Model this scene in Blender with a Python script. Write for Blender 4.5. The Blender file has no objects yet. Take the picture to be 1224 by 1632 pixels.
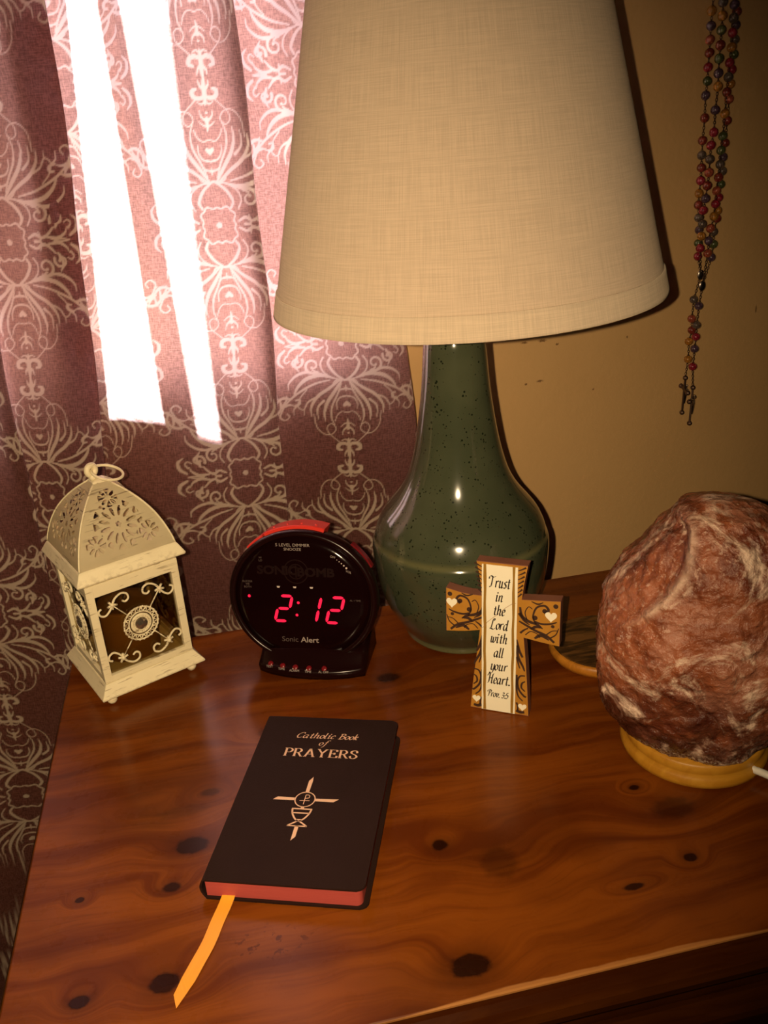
import bpy, bmesh, math, random
import numpy as np
from mathutils import Vector, Matrix, noise
random.seed(7)
R_ = math.radians
SC = bpy.context.scene
COL = SC.collection

# ------------------------------------------------------------------ camera
cam_data = bpy.data.cameras.new('camera')
cam = bpy.data.objects.new('camera', cam_data); COL.objects.link(cam)
rt = Vector((0.97665, -0.20575, -0.06188)); dn = Vector((-0.14035, -0.39286, -0.90882)); fw = Vector((0.16268, 0.89628, -0.41257))
CAM = Vector((0.16791, -0.31258, 0.44))
cam.matrix_world = Matrix(((rt.x, -dn.x, -fw.x, CAM.x), (rt.y, -dn.y, -fw.y, CAM.y), (rt.z, -dn.z, -fw.z, CAM.z), (0, 0, 0, 1)))
cam_data.sensor_fit = 'VERTICAL'; cam_data.sensor_height = 36.0
cam_data.lens = 1400.0 / 1632.0 * 36.0
cam_data.clip_start = 0.01; cam_data.clip_end = 50
SC.camera = cam

# ------------------------------------------------------------------ world, sun, flash, exposure
w = bpy.data.worlds.new('sky'); SC.world = w; w.use_nodes = True
bg = w.node_tree.nodes['Background']
bg.inputs['Color'].default_value = (0.80, 0.86, 1.0, 1)
bg.inputs['Strength'].default_value = 1.5
sun_d = bpy.data.lights.new('sun', 'SUN'); sun_d.energy = 60.0; sun_d.angle = R_(4); sun_d.color = (1.0, 0.93, 0.86)
sun = bpy.data.objects.new('sun', sun_d); COL.objects.link(sun)
sun.location = (0.1, 3, 3)
el = R_(54.7)
sun.rotation_euler = Vector((0, math.cos(el), math.sin(el))).to_track_quat('Z', 'Y').to_euler()
fl_d = bpy.data.lights.new('phone_flash', 'SPOT'); fl_d.energy = 24.0; fl_d.color = (1.0, 0.75, 0.44)
fl_d.shadow_soft_size = 0.0025; fl_d.spot_size = R_(100); fl_d.spot_blend = 1.0
fl = bpy.data.objects.new('phone_flash', fl_d); COL.objects.link(fl)
fl.location = CAM - rt * 0.020 - dn * 0.002
fl_dir = (fw - rt * 0.20 + dn * 0.03).normalized()
fl.rotation_euler = (-fl_dir).to_track_quat('Z', 'Y').to_euler()
SC.view_settings.view_transform = 'Standard'; SC.view_settings.look = 'None'
SC.view_settings.exposure = 0.0; SC.view_settings.gamma = 1.0; SC.view_settings.use_curve_mapping = False

# ------------------------------------------------------------------ material helpers
class NT:
    def __init__(s, name):
        s.m = bpy.data.materials.new(name); s.m.use_nodes = True; s.t = s.m.node_tree
        s.b = s.t.nodes['Principled BSDF']; s.out = s.t.nodes['Material Output']
    def n(s, typ, **kw):
        nd = s.t.nodes.new(typ)
        for k, v in kw.items():
            if hasattr(nd, k): setattr(nd, k, v)
            else: s.link(nd.inputs[k], v)
        return nd
    def link(s, inp, v):
        if isinstance(v, bpy.types.NodeSocket): s.t.links.new(v, inp)
        elif isinstance(v, bpy.types.Node): s.t.links.new(v.outputs[0], inp)
        else:
            if isinstance(v, (tuple, list)) and len(v) == 3 and inp.type == 'RGBA': v = (*v, 1)
            inp.default_value = v
    def set(s, **kw):
        for k, v in kw.items(): s.link(s.b.inputs[k.replace('_', ' ')], v)
        return s
    def math(s, op, a, b=0.0, c=0.0, clamp=False):
        nd = s.t.nodes.new('ShaderNodeMath'); nd.operation = op; nd.use_clamp = clamp
        for i, v in enumerate((a, b, c)): s.link(nd.inputs[i], v)
        return nd.outputs[0]
    def mix(s, f, a, b, mode='MIX'):
        nd = s.t.nodes.new('ShaderNodeMix'); nd.data_type = 'RGBA'; nd.blend_type = mode
        s.link(nd.inputs[0], f); s.link(nd.inputs[6], a); s.link(nd.inputs[7], b)
        return nd.outputs[2]
    def ramp(s, f, lo, hi, a=0.0, b=1.0):
        nd = s.t.nodes.new('ShaderNodeMapRange'); nd.interpolation_type = 'SMOOTHSTEP'
        for k, v in zip(('Value', 'From Min', 'From Max', 'To Min', 'To Max'), (f, lo, hi, a, b)): s.link(nd.inputs[k], v)
        return nd.outputs[0]
    def noise(s, vec, scale, detail=4.0, rough=0.55, dist=0.0):
        nd = s.t.nodes.new('ShaderNodeTexNoise')
        s.link(nd.inputs['Vector'], vec); s.link(nd.inputs['Scale'], scale)
        s.link(nd.inputs['Detail'], detail); s.link(nd.inputs['Roughness'], rough); s.link(nd.inputs['Distortion'], dist)
        return nd.outputs['Fac']
    def voro(s, vec, scale, feature='F1', rand=1.0):
        nd = s.t.nodes.new('ShaderNodeTexVoronoi'); nd.feature = feature
        s.link(nd.inputs['Vector'], vec); s.link(nd.inputs['Scale'], scale); s.link(nd.inputs['Randomness'], rand)
        return nd.outputs['Distance']
    def obj(s): return s.t.nodes.new('ShaderNodeTexCoord').outputs['Object']
    def mapping(s, vec, scale=(1, 1, 1), rot=(0, 0, 0), loc=(0, 0, 0)):
        nd = s.t.nodes.new('ShaderNodeMapping'); s.link(nd.inputs['Vector'], vec)
        nd.inputs['Scale'].default_value = scale; nd.inputs['Rotation'].default_value = rot; nd.inputs['Location'].default_value = loc
        return nd.outputs[0]
    def bump(s, h, strength=0.3, dist=0.001, normal=None):
        nd = s.t.nodes.new('ShaderNodeBump'); s.link(nd.inputs['Height'], h)
        nd.inputs['Strength'].default_value = strength; nd.inputs['Distance'].default_value = dist
        if normal is not None: s.link(nd.inputs['Normal'], normal)
        return nd.outputs[0]

def plain(name, col, rough=0.5, metal=0.0, spec=0.5, coat=0.0, var=0.0, scale=200, emit=None, es=0.0, bump=0.0):
    t = NT(name)
    c = col
    if var:
        nz = t.noise(t.obj(), scale, 4)
        c = t.mix(nz, tuple(v * (1 - var) for v in col), tuple(min(1, v * (1 + var)) for v in col))
    t.set(Base_Color=c, Roughness=rough, Metallic=metal, Specular_IOR_Level=spec, Coat_Weight=coat, Coat_Roughness=0.06)
    if bump: t.set(Normal=t.bump(t.noise(t.obj(), scale, 5), bump, 0.0006))
    if emit: t.set(Emission_Color=emit, Emission_Strength=es)
    return t.m

# --- walls
def mat_wall():
    t = NT('tan_plaster'); o = t.obj()
    nz = t.noise(o, 6, 4); c = t.mix(nz, (0.60, 0.36, 0.15), (0.68, 0.42, 0.18))
    sp = None
    for (x, z, r, ex) in ((.513, .193, .0030, 1.6), (.535, .193, .0040, 1.5), (.553, .187, .0022, 1.2), (.532, .146, .0036, 1.5), (.515, .144, .0022, 1.2), (.802, .201, .0030, .5), (.639, .186, .0018, 1.), (.599, .128, .0018, 1.)):
        v = t.mapping(o, (1 / ex, 0, ex), (0, 0, 0), (-x / ex, 0, -z * ex))
        v = t.n('ShaderNodeVectorMath', operation='LENGTH'); 
        m = t.mapping(o, (1 / (r * ex), 0, ex / r), (0, 0, 0), (-x / (r * ex), 0, -z * ex / r))
        t.link(v.inputs[0], m)
        d = t.math('ADD', v.outputs['Value'], t.math('MULTIPLY', t.noise(o, 900, 3), 1.6))
        f = t.ramp(d, 1.1, 1.7, 0.75, 0.0)
        sp = f if sp is None else t.math('MAXIMUM', sp, f)
    c = t.mix(sp, c, (0.10, 0.035, 0.008))
    t.set(Base_Color=c, Roughness=0.75, Specular_IOR_Level=0.25, Normal=t.bump(t.math('ADD', t.noise(o, 130, 5), t.noise(o, 30, 3)), 0.35, 0.0012))
    return t.m
M_WALL = mat_wall()
M_ROOM = plain('room_paint', (0.16, 0.07, 0.03), 0.85, var=0.08, scale=5)
M_FLOOR = plain('dark_carpet', (0.06, 0.03, 0.02), 0.95, var=0.4, scale=300)
M_WHITE = plain('window_white_paint', (0.75, 0.72, 0.66), 0.45, var=0.05, scale=20)

def glass_mat(name, tint=(1, 1, 1), gloss=0.12):
    t = NT(name); t.t.nodes.remove(t.b)
    tr = t.n('ShaderNodeBsdfTransparent', Color=tint); gl = t.n('ShaderNodeBsdfGlossy', Roughness=0.03)
    lw = t.n('ShaderNodeLayerWeight', Blend=0.35)
    mx = t.n('ShaderNodeMixShader'); t.link(mx.inputs[0], t.math('ADD', t.math('MULTIPLY', t.math('POWER', lw.outputs['Facing'], 4.0), 0.5), gloss * 0.25)); t.link(mx.inputs[1], tr); t.link(mx.inputs[2], gl)
    t.link(t.out.inputs['Surface'], mx.outputs[0]); return t.m
M_PANE = glass_mat('window_glass')
M_LGLASS = glass_mat('lantern_glass', (0.72, 0.66, 0.5), 0.3)

# --- varnished knotty pine
KNOTS = [(.106, .156, .0115, .0075, 1), (.093, .123, .006, .0042, .8), (.090, .054, .0085, .0068, 1), (.043, .054, .0058, .0044, 1), (.036, .128, .0030, .0024, .9),
         (.267, .112, .0055, .0048, .8), (.260, .021, .0112, .0075, 1.1), (.417, .060, .0045, .0035, .9), (.373, .048, .0075, .0026, .8), (.412, .127, .0040, .0026, .8),
         (.428, .102, .016, .010, .45), (.274, .306, .0105, .0070, .7), (.300, .088, .013, .014, .35), (.120, .205, .007, .004, .5), (.166, .262, .008, .005, .4), (.10, .19, .02, .006, .25)]
def mat_pine(name, knots=True, dark=1.0, axis='x'):
    t = NT(name); o = t.obj()
    if axis == 'y': o = t.mapping(o, rot=(0, 0, R_(90)))
    wrp = t.noise(t.mapping(o, (5, 9, 5)), 1.0, 3)
    kn = None; ring = 0.0
    if knots:
        for (x, y, rx, ry, s) in KNOTS:
            m = t.mapping(o, (1 / rx, 1 / ry, 0), (0, 0, 0), (-x / rx, -y / ry, 0))
            v = t.n('ShaderNodeVectorMath', operation='LENGTH'); t.link(v.inputs[0], m)
            d = t.math('ADD', v.outputs['Value'], t.math('MULTIPLY', t.math('SUBTRACT', t.noise(o, 160, 3), 0.5), 0.6))
            f = t.math('ADD', t.ramp(d, 0.62, 1.2, s, 0.0), t.ramp(d, 0.9, 2.6, 0.28 * s, 0.0))
            kn = f if kn is None else t.math('MAXIMUM', kn, f)
            ring = t.math('ADD', t.ramp(v.outputs['Value'], 0.6, 4.5, 0.020 * (1 if y < .3 else .6), 0.0), ring)
    sx = t.n('ShaderNodeSeparateXYZ'); t.link(sx.inputs[0], o)
    yy = t.math('ADD', t.math('ADD', sx.outputs[1], t.math('MULTIPLY', wrp, 0.055)), ring)
    cb = t.n('ShaderNodeCombineXYZ'); t.link(cb.inputs[0], t.math('MULTIPLY', sx.outputs[0], 0.06)); t.link(cb.inputs[1], yy); t.link(cb.inputs[2], t.math('MULTIPLY', sx.outputs[2], 1.0))
    g1 = t.noise(cb, 38, 5, 0.6); g2 = t.noise(cb, 320, 3, 0.6)
    band = t.ramp(g1, 0.40, 0.62)
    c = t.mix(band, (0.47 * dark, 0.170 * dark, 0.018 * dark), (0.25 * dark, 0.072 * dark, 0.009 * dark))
    c = t.mix(t.ramp(g2, 0.5, 0.8, 0, 0.35), c, (0.14 * dark, 0.038 * dark, 0.005))
    blotch = t.noise(t.mapping(o, (3, 7, 3)), 2.2, 3)
    c = t.mix(t.ramp(blotch, 0.42, 0.68, 0, 0.55), c, (0.16 * dark, 0.044 * dark, 0.006))
    if knots: c = t.mix(t.math('MINIMUM', kn, 0.93), c, (0.022, 0.006, 0.002))
    # small scratches and dings in the varnish
    s1 = t.noise(t.mapping(o, (60, 260, 60), (0, 0, R_(14))), 1.0, 2)
    s2 = t.noise(o, 18, 2)
    sc = t.math('MULTIPLY', t.ramp(s1, 0.745, 0.80, 0, 0.7), t.ramp(s2, 0.5, 0.62))
    c = t.mix(sc, c, (0.50, 0.22, 0.05))
    if knots:
        # gouged, darkened patch in front of the book
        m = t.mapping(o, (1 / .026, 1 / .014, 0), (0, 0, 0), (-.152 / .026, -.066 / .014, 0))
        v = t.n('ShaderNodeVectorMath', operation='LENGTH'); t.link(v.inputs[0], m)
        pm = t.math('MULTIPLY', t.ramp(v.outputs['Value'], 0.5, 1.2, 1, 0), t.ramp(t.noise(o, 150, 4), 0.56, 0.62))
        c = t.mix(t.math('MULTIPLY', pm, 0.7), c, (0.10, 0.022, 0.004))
        # varnish worn off along the front edge
        wn = t.math('MULTIPLY', t.noise(t.mapping(o, (30, 120, 30)), 1.0, 4), 1.0)
        wid = t.math('MULTIPLY', t.ramp(sx.outputs[0], .20, .29), t.ramp(sx.outputs[0], .37, .44, 1, .12))
        wid = t.math('MULTIPLY', t.math('ADD', t.math('MULTIPLY', wid, 0.0030), 0.0002), t.math('ADD', 0.35, t.math('MULTIPLY', wn, 1.25)))
        we = t.ramp(t.math('SUBTRACT', sx.outputs[1], wid), -0.0006, 0.0006, 1, 0)
        we = t.math('MULTIPLY', we, t.ramp(sx.outputs[2], -.004, -.0015))
        c = t.mix(t.math('MULTIPLY', we, 0.8), c, (1.0, 0.62, 0.22))
    h = t.math('ADD', t.math('MULTIPLY', g2, 0.4), t.noise(o, 25, 2))
    t.set(Base_Color=c, Roughness=t.ramp(t.noise(o, 60, 4), 0.3, 0.8, 0.24, 0.42), Specular_IOR_Level=0.1, Coat_Weight=0.85, Coat_IOR=1.32, Coat_Tint=(0.38, 0.22, 0.15, 1), Coat_Roughness=0.2, Normal=t.bump(h, 0.12, 0.0008))
    return t.m
M_PINE = mat_pine('varnished_knotty_pine'); M_PINE_SHADED = mat_pine('varnished_pine_shaded_copy', False, 0.34)  # second copy is darkened: shade of the undercut edge put into its colour

# --- curtain
def mat_curtain():
    t = NT('damask_curtain_fabric'); t.t.nodes.remove(t.b)
    a = t.n('ShaderNodeAttribute', attribute_name='print_mask'); p = a.outputs['Fac']
    o = t.obj(); uv = t.n('ShaderNodeAttribute', attribute_name='cloth_uv').outputs['Vector']
    wv = t.math('ADD', t.math('MULTIPLY', t.noise(t.mapping(uv, (900, 160, 1)), 1.0, 2), 0.5), t.math('MULTIPLY', t.noise(t.mapping(uv, (160, 900, 1)), 1.0, 2), 0.5))
    f = t.ramp(wv, 0.36, 0.64, 0.72, 1.28)
    g = t.mix(1.0, (0.125, 0.050, 0.041), f, 'MULTIPLY')
    c = t.mix(p, g, (0.58, 0.455, 0.345))
    gt = t.mix(1.0, (0.60, 0.38, 0.37), f, 'MULTIPLY')
    ct = t.mix(p, gt, (0.80, 0.68, 0.80))
    df = t.n('ShaderNodeBsdfDiffuse', Color=c, Roughness=0.6); tl = t.n('ShaderNodeBsdfTranslucent', Color=ct)
    bp = t.bump(wv, 0.25, 0.0006); t.link(df.inputs['Normal'], bp)
    gl = t.n('ShaderNodeBsdfGlossy', Color=(0.8, 0.8, 0.8, 1), Roughness=0.42); t.link(gl.inputs['Normal'], bp)
    m1 = t.n('ShaderNodeMixShader'); m1.inputs[0].default_value = 0.40; t.link(m1.inputs[1], df.outputs[0]); t.link(m1.inputs[2], tl.outputs[0])
    m2 = t.n('ShaderNodeMixShader'); t.link(m2.inputs[0], t.math('MULTIPLY', p, 0.07)); t.link(m2.inputs[1], m1.outputs[0]); t.link(m2.inputs[2], gl.outputs[0])
    t.link(t.out.inputs['Surface'], m2.outputs[0]); return t.m
M_CURT = mat_curtain()
def mat_stripe_panel():  # cloth of the added panels that mask the sun behind the curtain
    t = NT('sun_stripe_panel_cloth'); t.t.nodes.remove(t.b)
    c = t.mix(t.noise(t.obj(), 300, 3), (0.72, 0.62, 0.60), (0.8, 0.7, 0.68))
    df = t.n('ShaderNodeBsdfDiffuse', Color=c); tl = t.n('ShaderNodeBsdfTranslucent', Color=(0.80, 0.66, 0.66))
    m1 = t.n('ShaderNodeMixShader'); m1.inputs[0].default_value = 0.36; t.link(m1.inputs[1], df.outputs[0]); t.link(m1.inputs[2], tl.outputs[0])
    t.link(t.out.inputs['Surface'], m1.outputs[0]); return t.m
M_STRIPE = mat_stripe_panel()

# --- lamp
def mat_glaze():
    t = NT('speckled_green_glaze'); o = t.obj()
    c = t.mix(t.ramp(t.noise(o, 14, 3), .35, .7), (0.046, 0.054, 0.030), (0.064, 0.071, 0.040))
    v = t.voro(o, 330); sz = t.ramp(t.noise(o, 130, 2), 0.40, 0.7, 0.10, 0.36)
    sp = t.ramp(t.math('SUBTRACT', sz, v), 0.0, 0.06)
    v2 = t.ramp(t.voro(o, 120), 0.06, 0.10, 1, 0)
    sp = t.math('MAXIMUM', sp, t.math('MULTIPLY', v2, t.ramp(t.noise(o, 60, 2), .5, .6)))
    c = t.mix(t.math('MULTIPLY', sp, 0.9), c, (0.006, 0.010, 0.004))
    s = t.n('ShaderNodeSeparateXYZ'); t.link(s.inputs[0], o)
    band = t.math('MULTIPLY', t.ramp(s.outputs[2], .0945, .0985), t.ramp(s.outputs[2], .0985, .104, 1, 0))
    foot = t.ramp(s.outputs[2], .004, .012, 1, 0)
    c = t.mix(t.math('MULTIPLY', t.math('MAXIMUM', band, foot), 0.55), c, (0.15, 0.14, 0.06))
    t.set(Base_Color=c, Roughness=0.13, Specular_IOR_Level=0.55, Coat_Weight=0.6, Coat_Roughness=0.05)
    return t.m
M_GLAZE = mat_glaze()
def mat_linen(name, col, weave=1.0):
    t = NT(name)
    o = t.n('ShaderNodeAttribute', attribute_name='cloth_uv').outputs['Vector']
    a = t.noise(t.mapping(o, (1400, 35, 1)), 1.0, 3); b = t.noise(t.mapping(o, (35, 1400, 1)), 1.0, 3)
    a2 = t.noise(t.mapping(o, (420, 12, 1)), 1.0, 2); b2 = t.noise(t.mapping(o, (9, 500, 1)), 1.0, 2)
    wv = t.math('ADD', t.math('MULTIPLY', t.math('ADD', a, b), 0.40), t.math('MULTIPLY', t.math('ADD', a2, b2), 0.10))
    c = t.mix(t.ramp(wv, 0.38, 0.62), tuple(v * 0.89 for v in col), tuple(min(1, v * 1.08) for v in col))
    df = t.n('ShaderNodeBsdfDiffuse', Color=c, Roughness=0.4); tl = t.n('ShaderNodeBsdfTranslucent', Color=c)
    t.link(df.inputs['Normal'], t.bump(wv, 0.5 * weave, 0.0010))
    m1 = t.n('ShaderNodeMixShader'); m1.inputs[0].default_value = 0.16
    t.link(m1.inputs[1], df.outputs[0]); t.link(m1.inputs[2], tl.outputs[0]); t.link(t.out.inputs['Surface'], m1.outputs[0])
    return t.m
M_SHADE = mat_linen('oatmeal_linen', (0.58, 0.455, 0.345)); M_TRIM = mat_linen('linen_trim', (0.60, 0.48, 0.36), 0.6)
M_BRASS = plain('aged_brass', (0.45, 0.28, 0.10), 0.35, 1.0)
M_BULB = plain('frosted_bulb', (0.8, 0.78, 0.72), 0.3)

def mat_distress(edge=1.0):
    t = NT('distressed_cream_paint'); o = t.obj()
    c = t.mix(t.noise(o, 60, 3), (0.68, 0.58, 0.38), (0.78, 0.69, 0.47))
    a = t.noise(t.mapping(o, (45, 45, 700)), 1.0, 3); b = t.noise(o, 34, 3)
    st = t.math('MULTIPLY', t.ramp(a, .56, .64), t.ramp(b, .46, .62))
    geo = t.n('ShaderNodeNewGeometry').outputs['Pointiness']
    e = t.math('MULTIPLY', t.ramp(geo, .56, .66, 0, edge), t.ramp(t.noise(o, 240, 3), .48, .62))
    c = t.mix(t.math('MULTIPLY', t.math('MAXIMUM', t.math('MULTIPLY', st, .75), e), 0.85), c, (0.16, 0.085, 0.03))
    t.set(Base_Color=c, Roughness=0.5, Specular_IOR_Level=0.35, Normal=t.bump(t.noise(o, 400, 3), 0.12, 0.0004)); return t.m
M_CREAM = mat_distress(); M_CREAMR = mat_distress(0.0)
M_WAX = plain('amber_wax', (0.30, 0.15, 0.03), 0.5, var=0.15, scale=60)
M_WICK = plain('wick', (0.03, 0.02, 0.015), 0.9)
M_GEM = plain('faceted_clear_gem', (0.42, 0.34, 0.26), 0.04, 0.85, 0.8)

M_BLACK = plain('black_gloss_plastic', (0.009, 0.0018, 0.0018), 0.24, spec=0.3)
M_FACE = plain('black_clock_face', (0.006, 0.0012, 0.0014), 0.12, spec=0.22)
M_BLACKM = plain('black_satin_plastic', (0.014, 0.004, 0.004), 0.42, spec=0.4)
M_EMB = plain('dark_embossed_plastic', (0.010, 0.0028, 0.0028), 0.3)
M_RED = plain('red_plastic', (0.62, 0.03, 0.018), 0.35)
M_REDD = plain('dark_red_button', (0.14, 0.004, 0.006), 0.3, emit=(0.6, 0.0, 0.02), es=0.02)
M_LED = plain('red_led', (0.2, 0, 0.01), 0.4, emit=(1.0, 0.012, 0.055), es=1.25)
M_PRINTG = plain('grey_print', (0.30, 0.24, 0.22), 0.5)
M_PRINTL = plain('pale_print', (0.55, 0.46, 0.42), 0.5)
M_PRINTD = plain('dim_print', (0.085, 0.06, 0.055), 0.5)

def mat_leather():
    t = NT('black_leatherette'); o = t.obj()
    v = t.voro(o, 1500); nz = t.noise(o, 900, 3)
    c = t.mix(t.noise(o, 30, 3), (0.015, 0.0060, 0.0045), (0.022, 0.0095, 0.0070))
    t.set(Base_Color=c, Roughness=0.6, Specular_IOR_Level=0.14, Normal=t.bump(t.math('ADD', v, nz), 0.25, 0.0004)); return t.m
M_LEATH = mat_leather()
def mat_pages():
    t = NT('red_page_edges'); o = t.obj()
    l = t.noise(t.mapping(o, (18, 18, 4200)), 1.0, 2)
    c = t.mix(l, (0.34, 0.046, 0.040), (0.50, 0.090, 0.075)); t.set(Base_Color=c, Roughness=0.5, Normal=t.bump(l, 0.3, 0.0003)); return t.m
M_PAGES = mat_pages()
M_FOIL = plain('rose_gold_foil', (0.80, 0.52, 0.34), 0.45, 0.15)
M_RIB = NT('orange_satin_ribbon')
_o = M_RIB.n('ShaderNodeAttribute', attribute_name='cloth_uv').outputs['Vector']
_w = M_RIB.noise(M_RIB.mapping(_o, (2500, 60, 1)), 1.0, 2)
M_RIB.set(Base_Color=M_RIB.mix(_w, (0.86, 0.30, 0.015), (0.98, 0.40, 0.03)), Roughness=0.4, Sheen_Weight=0.3); M_RIB = M_RIB.m

def mat_cross():
    t = NT('ochre_painted_resin'); o = t.obj()
    c = t.mix(t.noise(o, 120, 4), (0.36, 0.155, 0.018), (0.48, 0.22, 0.030)); t.set(Base_Color=c, Roughness=0.4); return t.m
M_OCHRE = mat_cross()
M_RESIN = plain('brown_cross_edge', (0.22, 0.085, 0.05), 0.5, var=0.2, scale=80)
M_SCROLL = plain('dark_brown_scroll_paint', (0.045, 0.020, 0.012), 0.45)
M_IVORY = plain('ivory_enamel', (0.86, 0.79, 0.62), 0.35, var=0.04, scale=60)
M_GOLD = plain('gold_paint', (0.36, 0.19, 0.03), 0.4, 0.2)
M_INK = plain('black_ink', (0.014, 0.008, 0.008), 0.5)

def mat_salt():
    t = NT('himalayan_salt_crystal'); o = t.obj()
    a = t.n('ShaderNodeAttribute', attribute_name='frost').outputs['Fac']
    n1 = t.noise(o, 16, 6, 0.62, 0.9); n2 = t.noise(t.mapping(o, loc=(3, 1, 7)), 26, 6, 0.65, 0.5); n3 = t.noise(o, 260, 4, 0.7)
    c = t.mix(t.ramp(n1, .34, .62), (0.100, 0.020, 0.009), (0.33, 0.098, 0.040))
    c = t.mix(t.ramp(n2, .50, .60, 0, .55), c, (0.40, 0.17, 0.11))
    fr = t.math('MAXIMUM', t.ramp(t.noise(t.mapping(o, loc=(9, 4, 2)), 24, 7, 0.70, 1.2), .50, .66), a)
    c = t.mix(t.math('MULTIPLY', fr, 0.9), c, (0.82, 0.60, 0.46))
    gr = t.math('MULTIPLY', t.ramp(n3, .56, .64), t.ramp(t.noise(o, 11, 3), .38, .6))
    c = t.mix(t.math('MULTIPLY', gr, .6), c, (0.62, 0.40, 0.30))
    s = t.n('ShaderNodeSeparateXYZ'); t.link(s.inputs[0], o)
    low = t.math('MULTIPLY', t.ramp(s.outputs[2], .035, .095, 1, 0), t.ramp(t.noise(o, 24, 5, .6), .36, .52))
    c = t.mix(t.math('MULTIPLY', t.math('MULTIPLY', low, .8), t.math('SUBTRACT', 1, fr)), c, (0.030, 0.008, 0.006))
    rim = t.math('MULTIPLY', t.ramp(s.outputs[2], .022, .034, 1, 0), t.ramp(t.noise(o, 420, 4, .7), .46, .58))
    c = t.mix(t.math('MULTIPLY', rim, .75), c, (0.58, 0.455, 0.345))
    h = t.math('ADD', t.math('ADD', t.math('MULTIPLY', t.noise(o, 90, 6, .65), 1.4), t.math('MULTIPLY', n3, .35)), t.math('MULTIPLY', t.voro(o, 120), .7))
    t.set(Base_Color=c, Roughness=t.math('ADD', .26, t.math('MULTIPLY', fr, .3)), Specular_IOR_Level=0.6, Subsurface_Weight=0.12, Subsurface_Scale=0.01,
          Normal=t.bump(h, 0.85, 0.0028)); t.b.inputs['Subsurface Radius'].default_value = (1, .35, .2)
    return t.m
M_SALT = mat_salt()
def mat_turned(name, a, b, rings=True):
    t = NT(name); o = t.obj()
    g = t.ramp(t.noise(t.mapping(o, (26, 130, 60), (0, 0, R_(-12))), 1.0, 5, .6, .8), .36, .64); c = t.mix(g, a, b)
    t.set(Base_Color=c, Roughness=0.45, Specular_IOR_Level=0.4); return t.m
M_BASE = mat_turned('oiled_neem_wood', (0.42, 0.18, 0.012), (0.50, 0.235, 0.020))
M_COASTT = mat_turned('coaster_heartwood', (0.030, 0.014, 0.004), (0.16, 0.070, 0.018))
M_COASTE = mat_turned('coaster_sapwood', (0.38, 0.14, 0.012), (0.52, 0.20, 0.02))
M_CORD = plain('white_cord', (0.75, 0.70, 0.62), 0.45)
M_METAL = plain('tarnished_metal', (0.13, 0.08, 0.06), 0.4, 0.8)
M_SILV = plain('silver_metal', (0.6, 0.5, 0.42), 0.25, 1.0)
BEADC = {'o': (0.30, 0.12, 0.015), 'p': (0.065, 0.034, 0.055), 'k': (0.25, 0.05, 0.025), 'r': (0.16, 0.022, 0.012), 'c': (0.22, 0.012, 0.025), 'g': (0.060, 0.070, 0.022), 'b': (0.085, 0.058, 0.045)}
def mat_bead(k, c):
    t = NT('bead_glass_' + {'o': 'amber', 'p': 'violet', 'k': 'coral', 'r': 'garnet', 'c': 'crimson', 'g': 'green', 'b': 'smoke'}[k])
    nz = t.noise(t.obj(), 320, 3, .6, 1.0); col = t.mix(t.ramp(nz, .45, .65), c, tuple(min(1, v * 1.9 + .02) for v in c))
    t.set(Base_Color=col, Roughness=0.16, Coat_Weight=0.5); return t.m
M_BEAD = {k: mat_bead(k, c) for k, c in BEADC.items()}

# ------------------------------------------------------------------ mesh helpers
def link(name, bm, m, parent=None, smooth=False, kind=None):
    me = bpy.data.meshes.new(name); 
    if isinstance(bm, bmesh.types.BMesh):
        bmesh.ops.recalc_face_normals(bm, faces=bm.faces); bm.to_mesh(me); bm.free()
    else: me = bm; me.name = name
    for mm in (m if isinstance(m, (list, tuple)) else [m]): me.materials.append(mm)
    if smooth: me.shade_smooth()
    o = bpy.data.objects.new(name, me); COL.objects.link(o)
    if parent: o.parent = parent
    if kind: o['kind'] = kind
    return o
def thing(name, label, cat, loc=(0, 0, 0), rz=0.0, group=None):
    o = bpy.data.objects.new(name, None); COL.objects.link(o); o.location = loc; o.rotation_euler = (0, 0, rz)
    o.empty_display_size = 0.01
    o['label'] = label; o['category'] = cat
    if group: o['group'] = group
    return o
def box(bm, x0, x1, y0, y1, z0, z1, bev=0.0, mat=None, seg=2):
    r = bmesh.ops.create_cube(bm, size=1)
    bmesh.ops.scale(bm, vec=(x1 - x0, y1 - y0, z1 - z0), verts=r['verts'])
    bmesh.ops.translate(bm, vec=((x0 + x1) / 2, (y0 + y1) / 2, (z0 + z1) / 2), verts=r['verts'])
    vs = r['verts']
    if bev:
        es = list({e for v in vs for e in v.link_edges})
        g = bmesh.ops.bevel(bm, geom=es, offset=bev, segments=seg, affect='EDGES', profile=0.6); vs = list({v for f in g['faces'] for v in f.verts} | {v for v in vs if v.is_valid})
    if mat is not None: bmesh.ops.transform(bm, matrix=mat, verts=vs)
    return vs
def lathe(bm, prof, seg=64, cx=0, cy=0, sx=1, sy=1, cap=True):
    rings = []
    for r, z in prof:
        rings.append([bm.verts.new((cx + r * sx * math.cos(2 * math.pi * i / seg), cy + r * sy * math.sin(2 * math.pi * i / seg), z)) for i in range(seg)])
    for a, b in zip(rings, rings[1:]):
        for i in range(seg): bm.faces.new((a[i], a[(i + 1) % seg], b[(i + 1) % seg], b[i]))
    if cap:
        if prof[0][0] > 1e-6: bm.faces.new(rings[0][::-1])
        if prof[-1][0] > 1e-6: bm.faces.new(rings[-1])
    bmesh.ops.remove_doubles(bm, verts=[v for r in (rings[0], rings[-1]) for v in r], dist=1e-7)
    return rings
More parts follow.
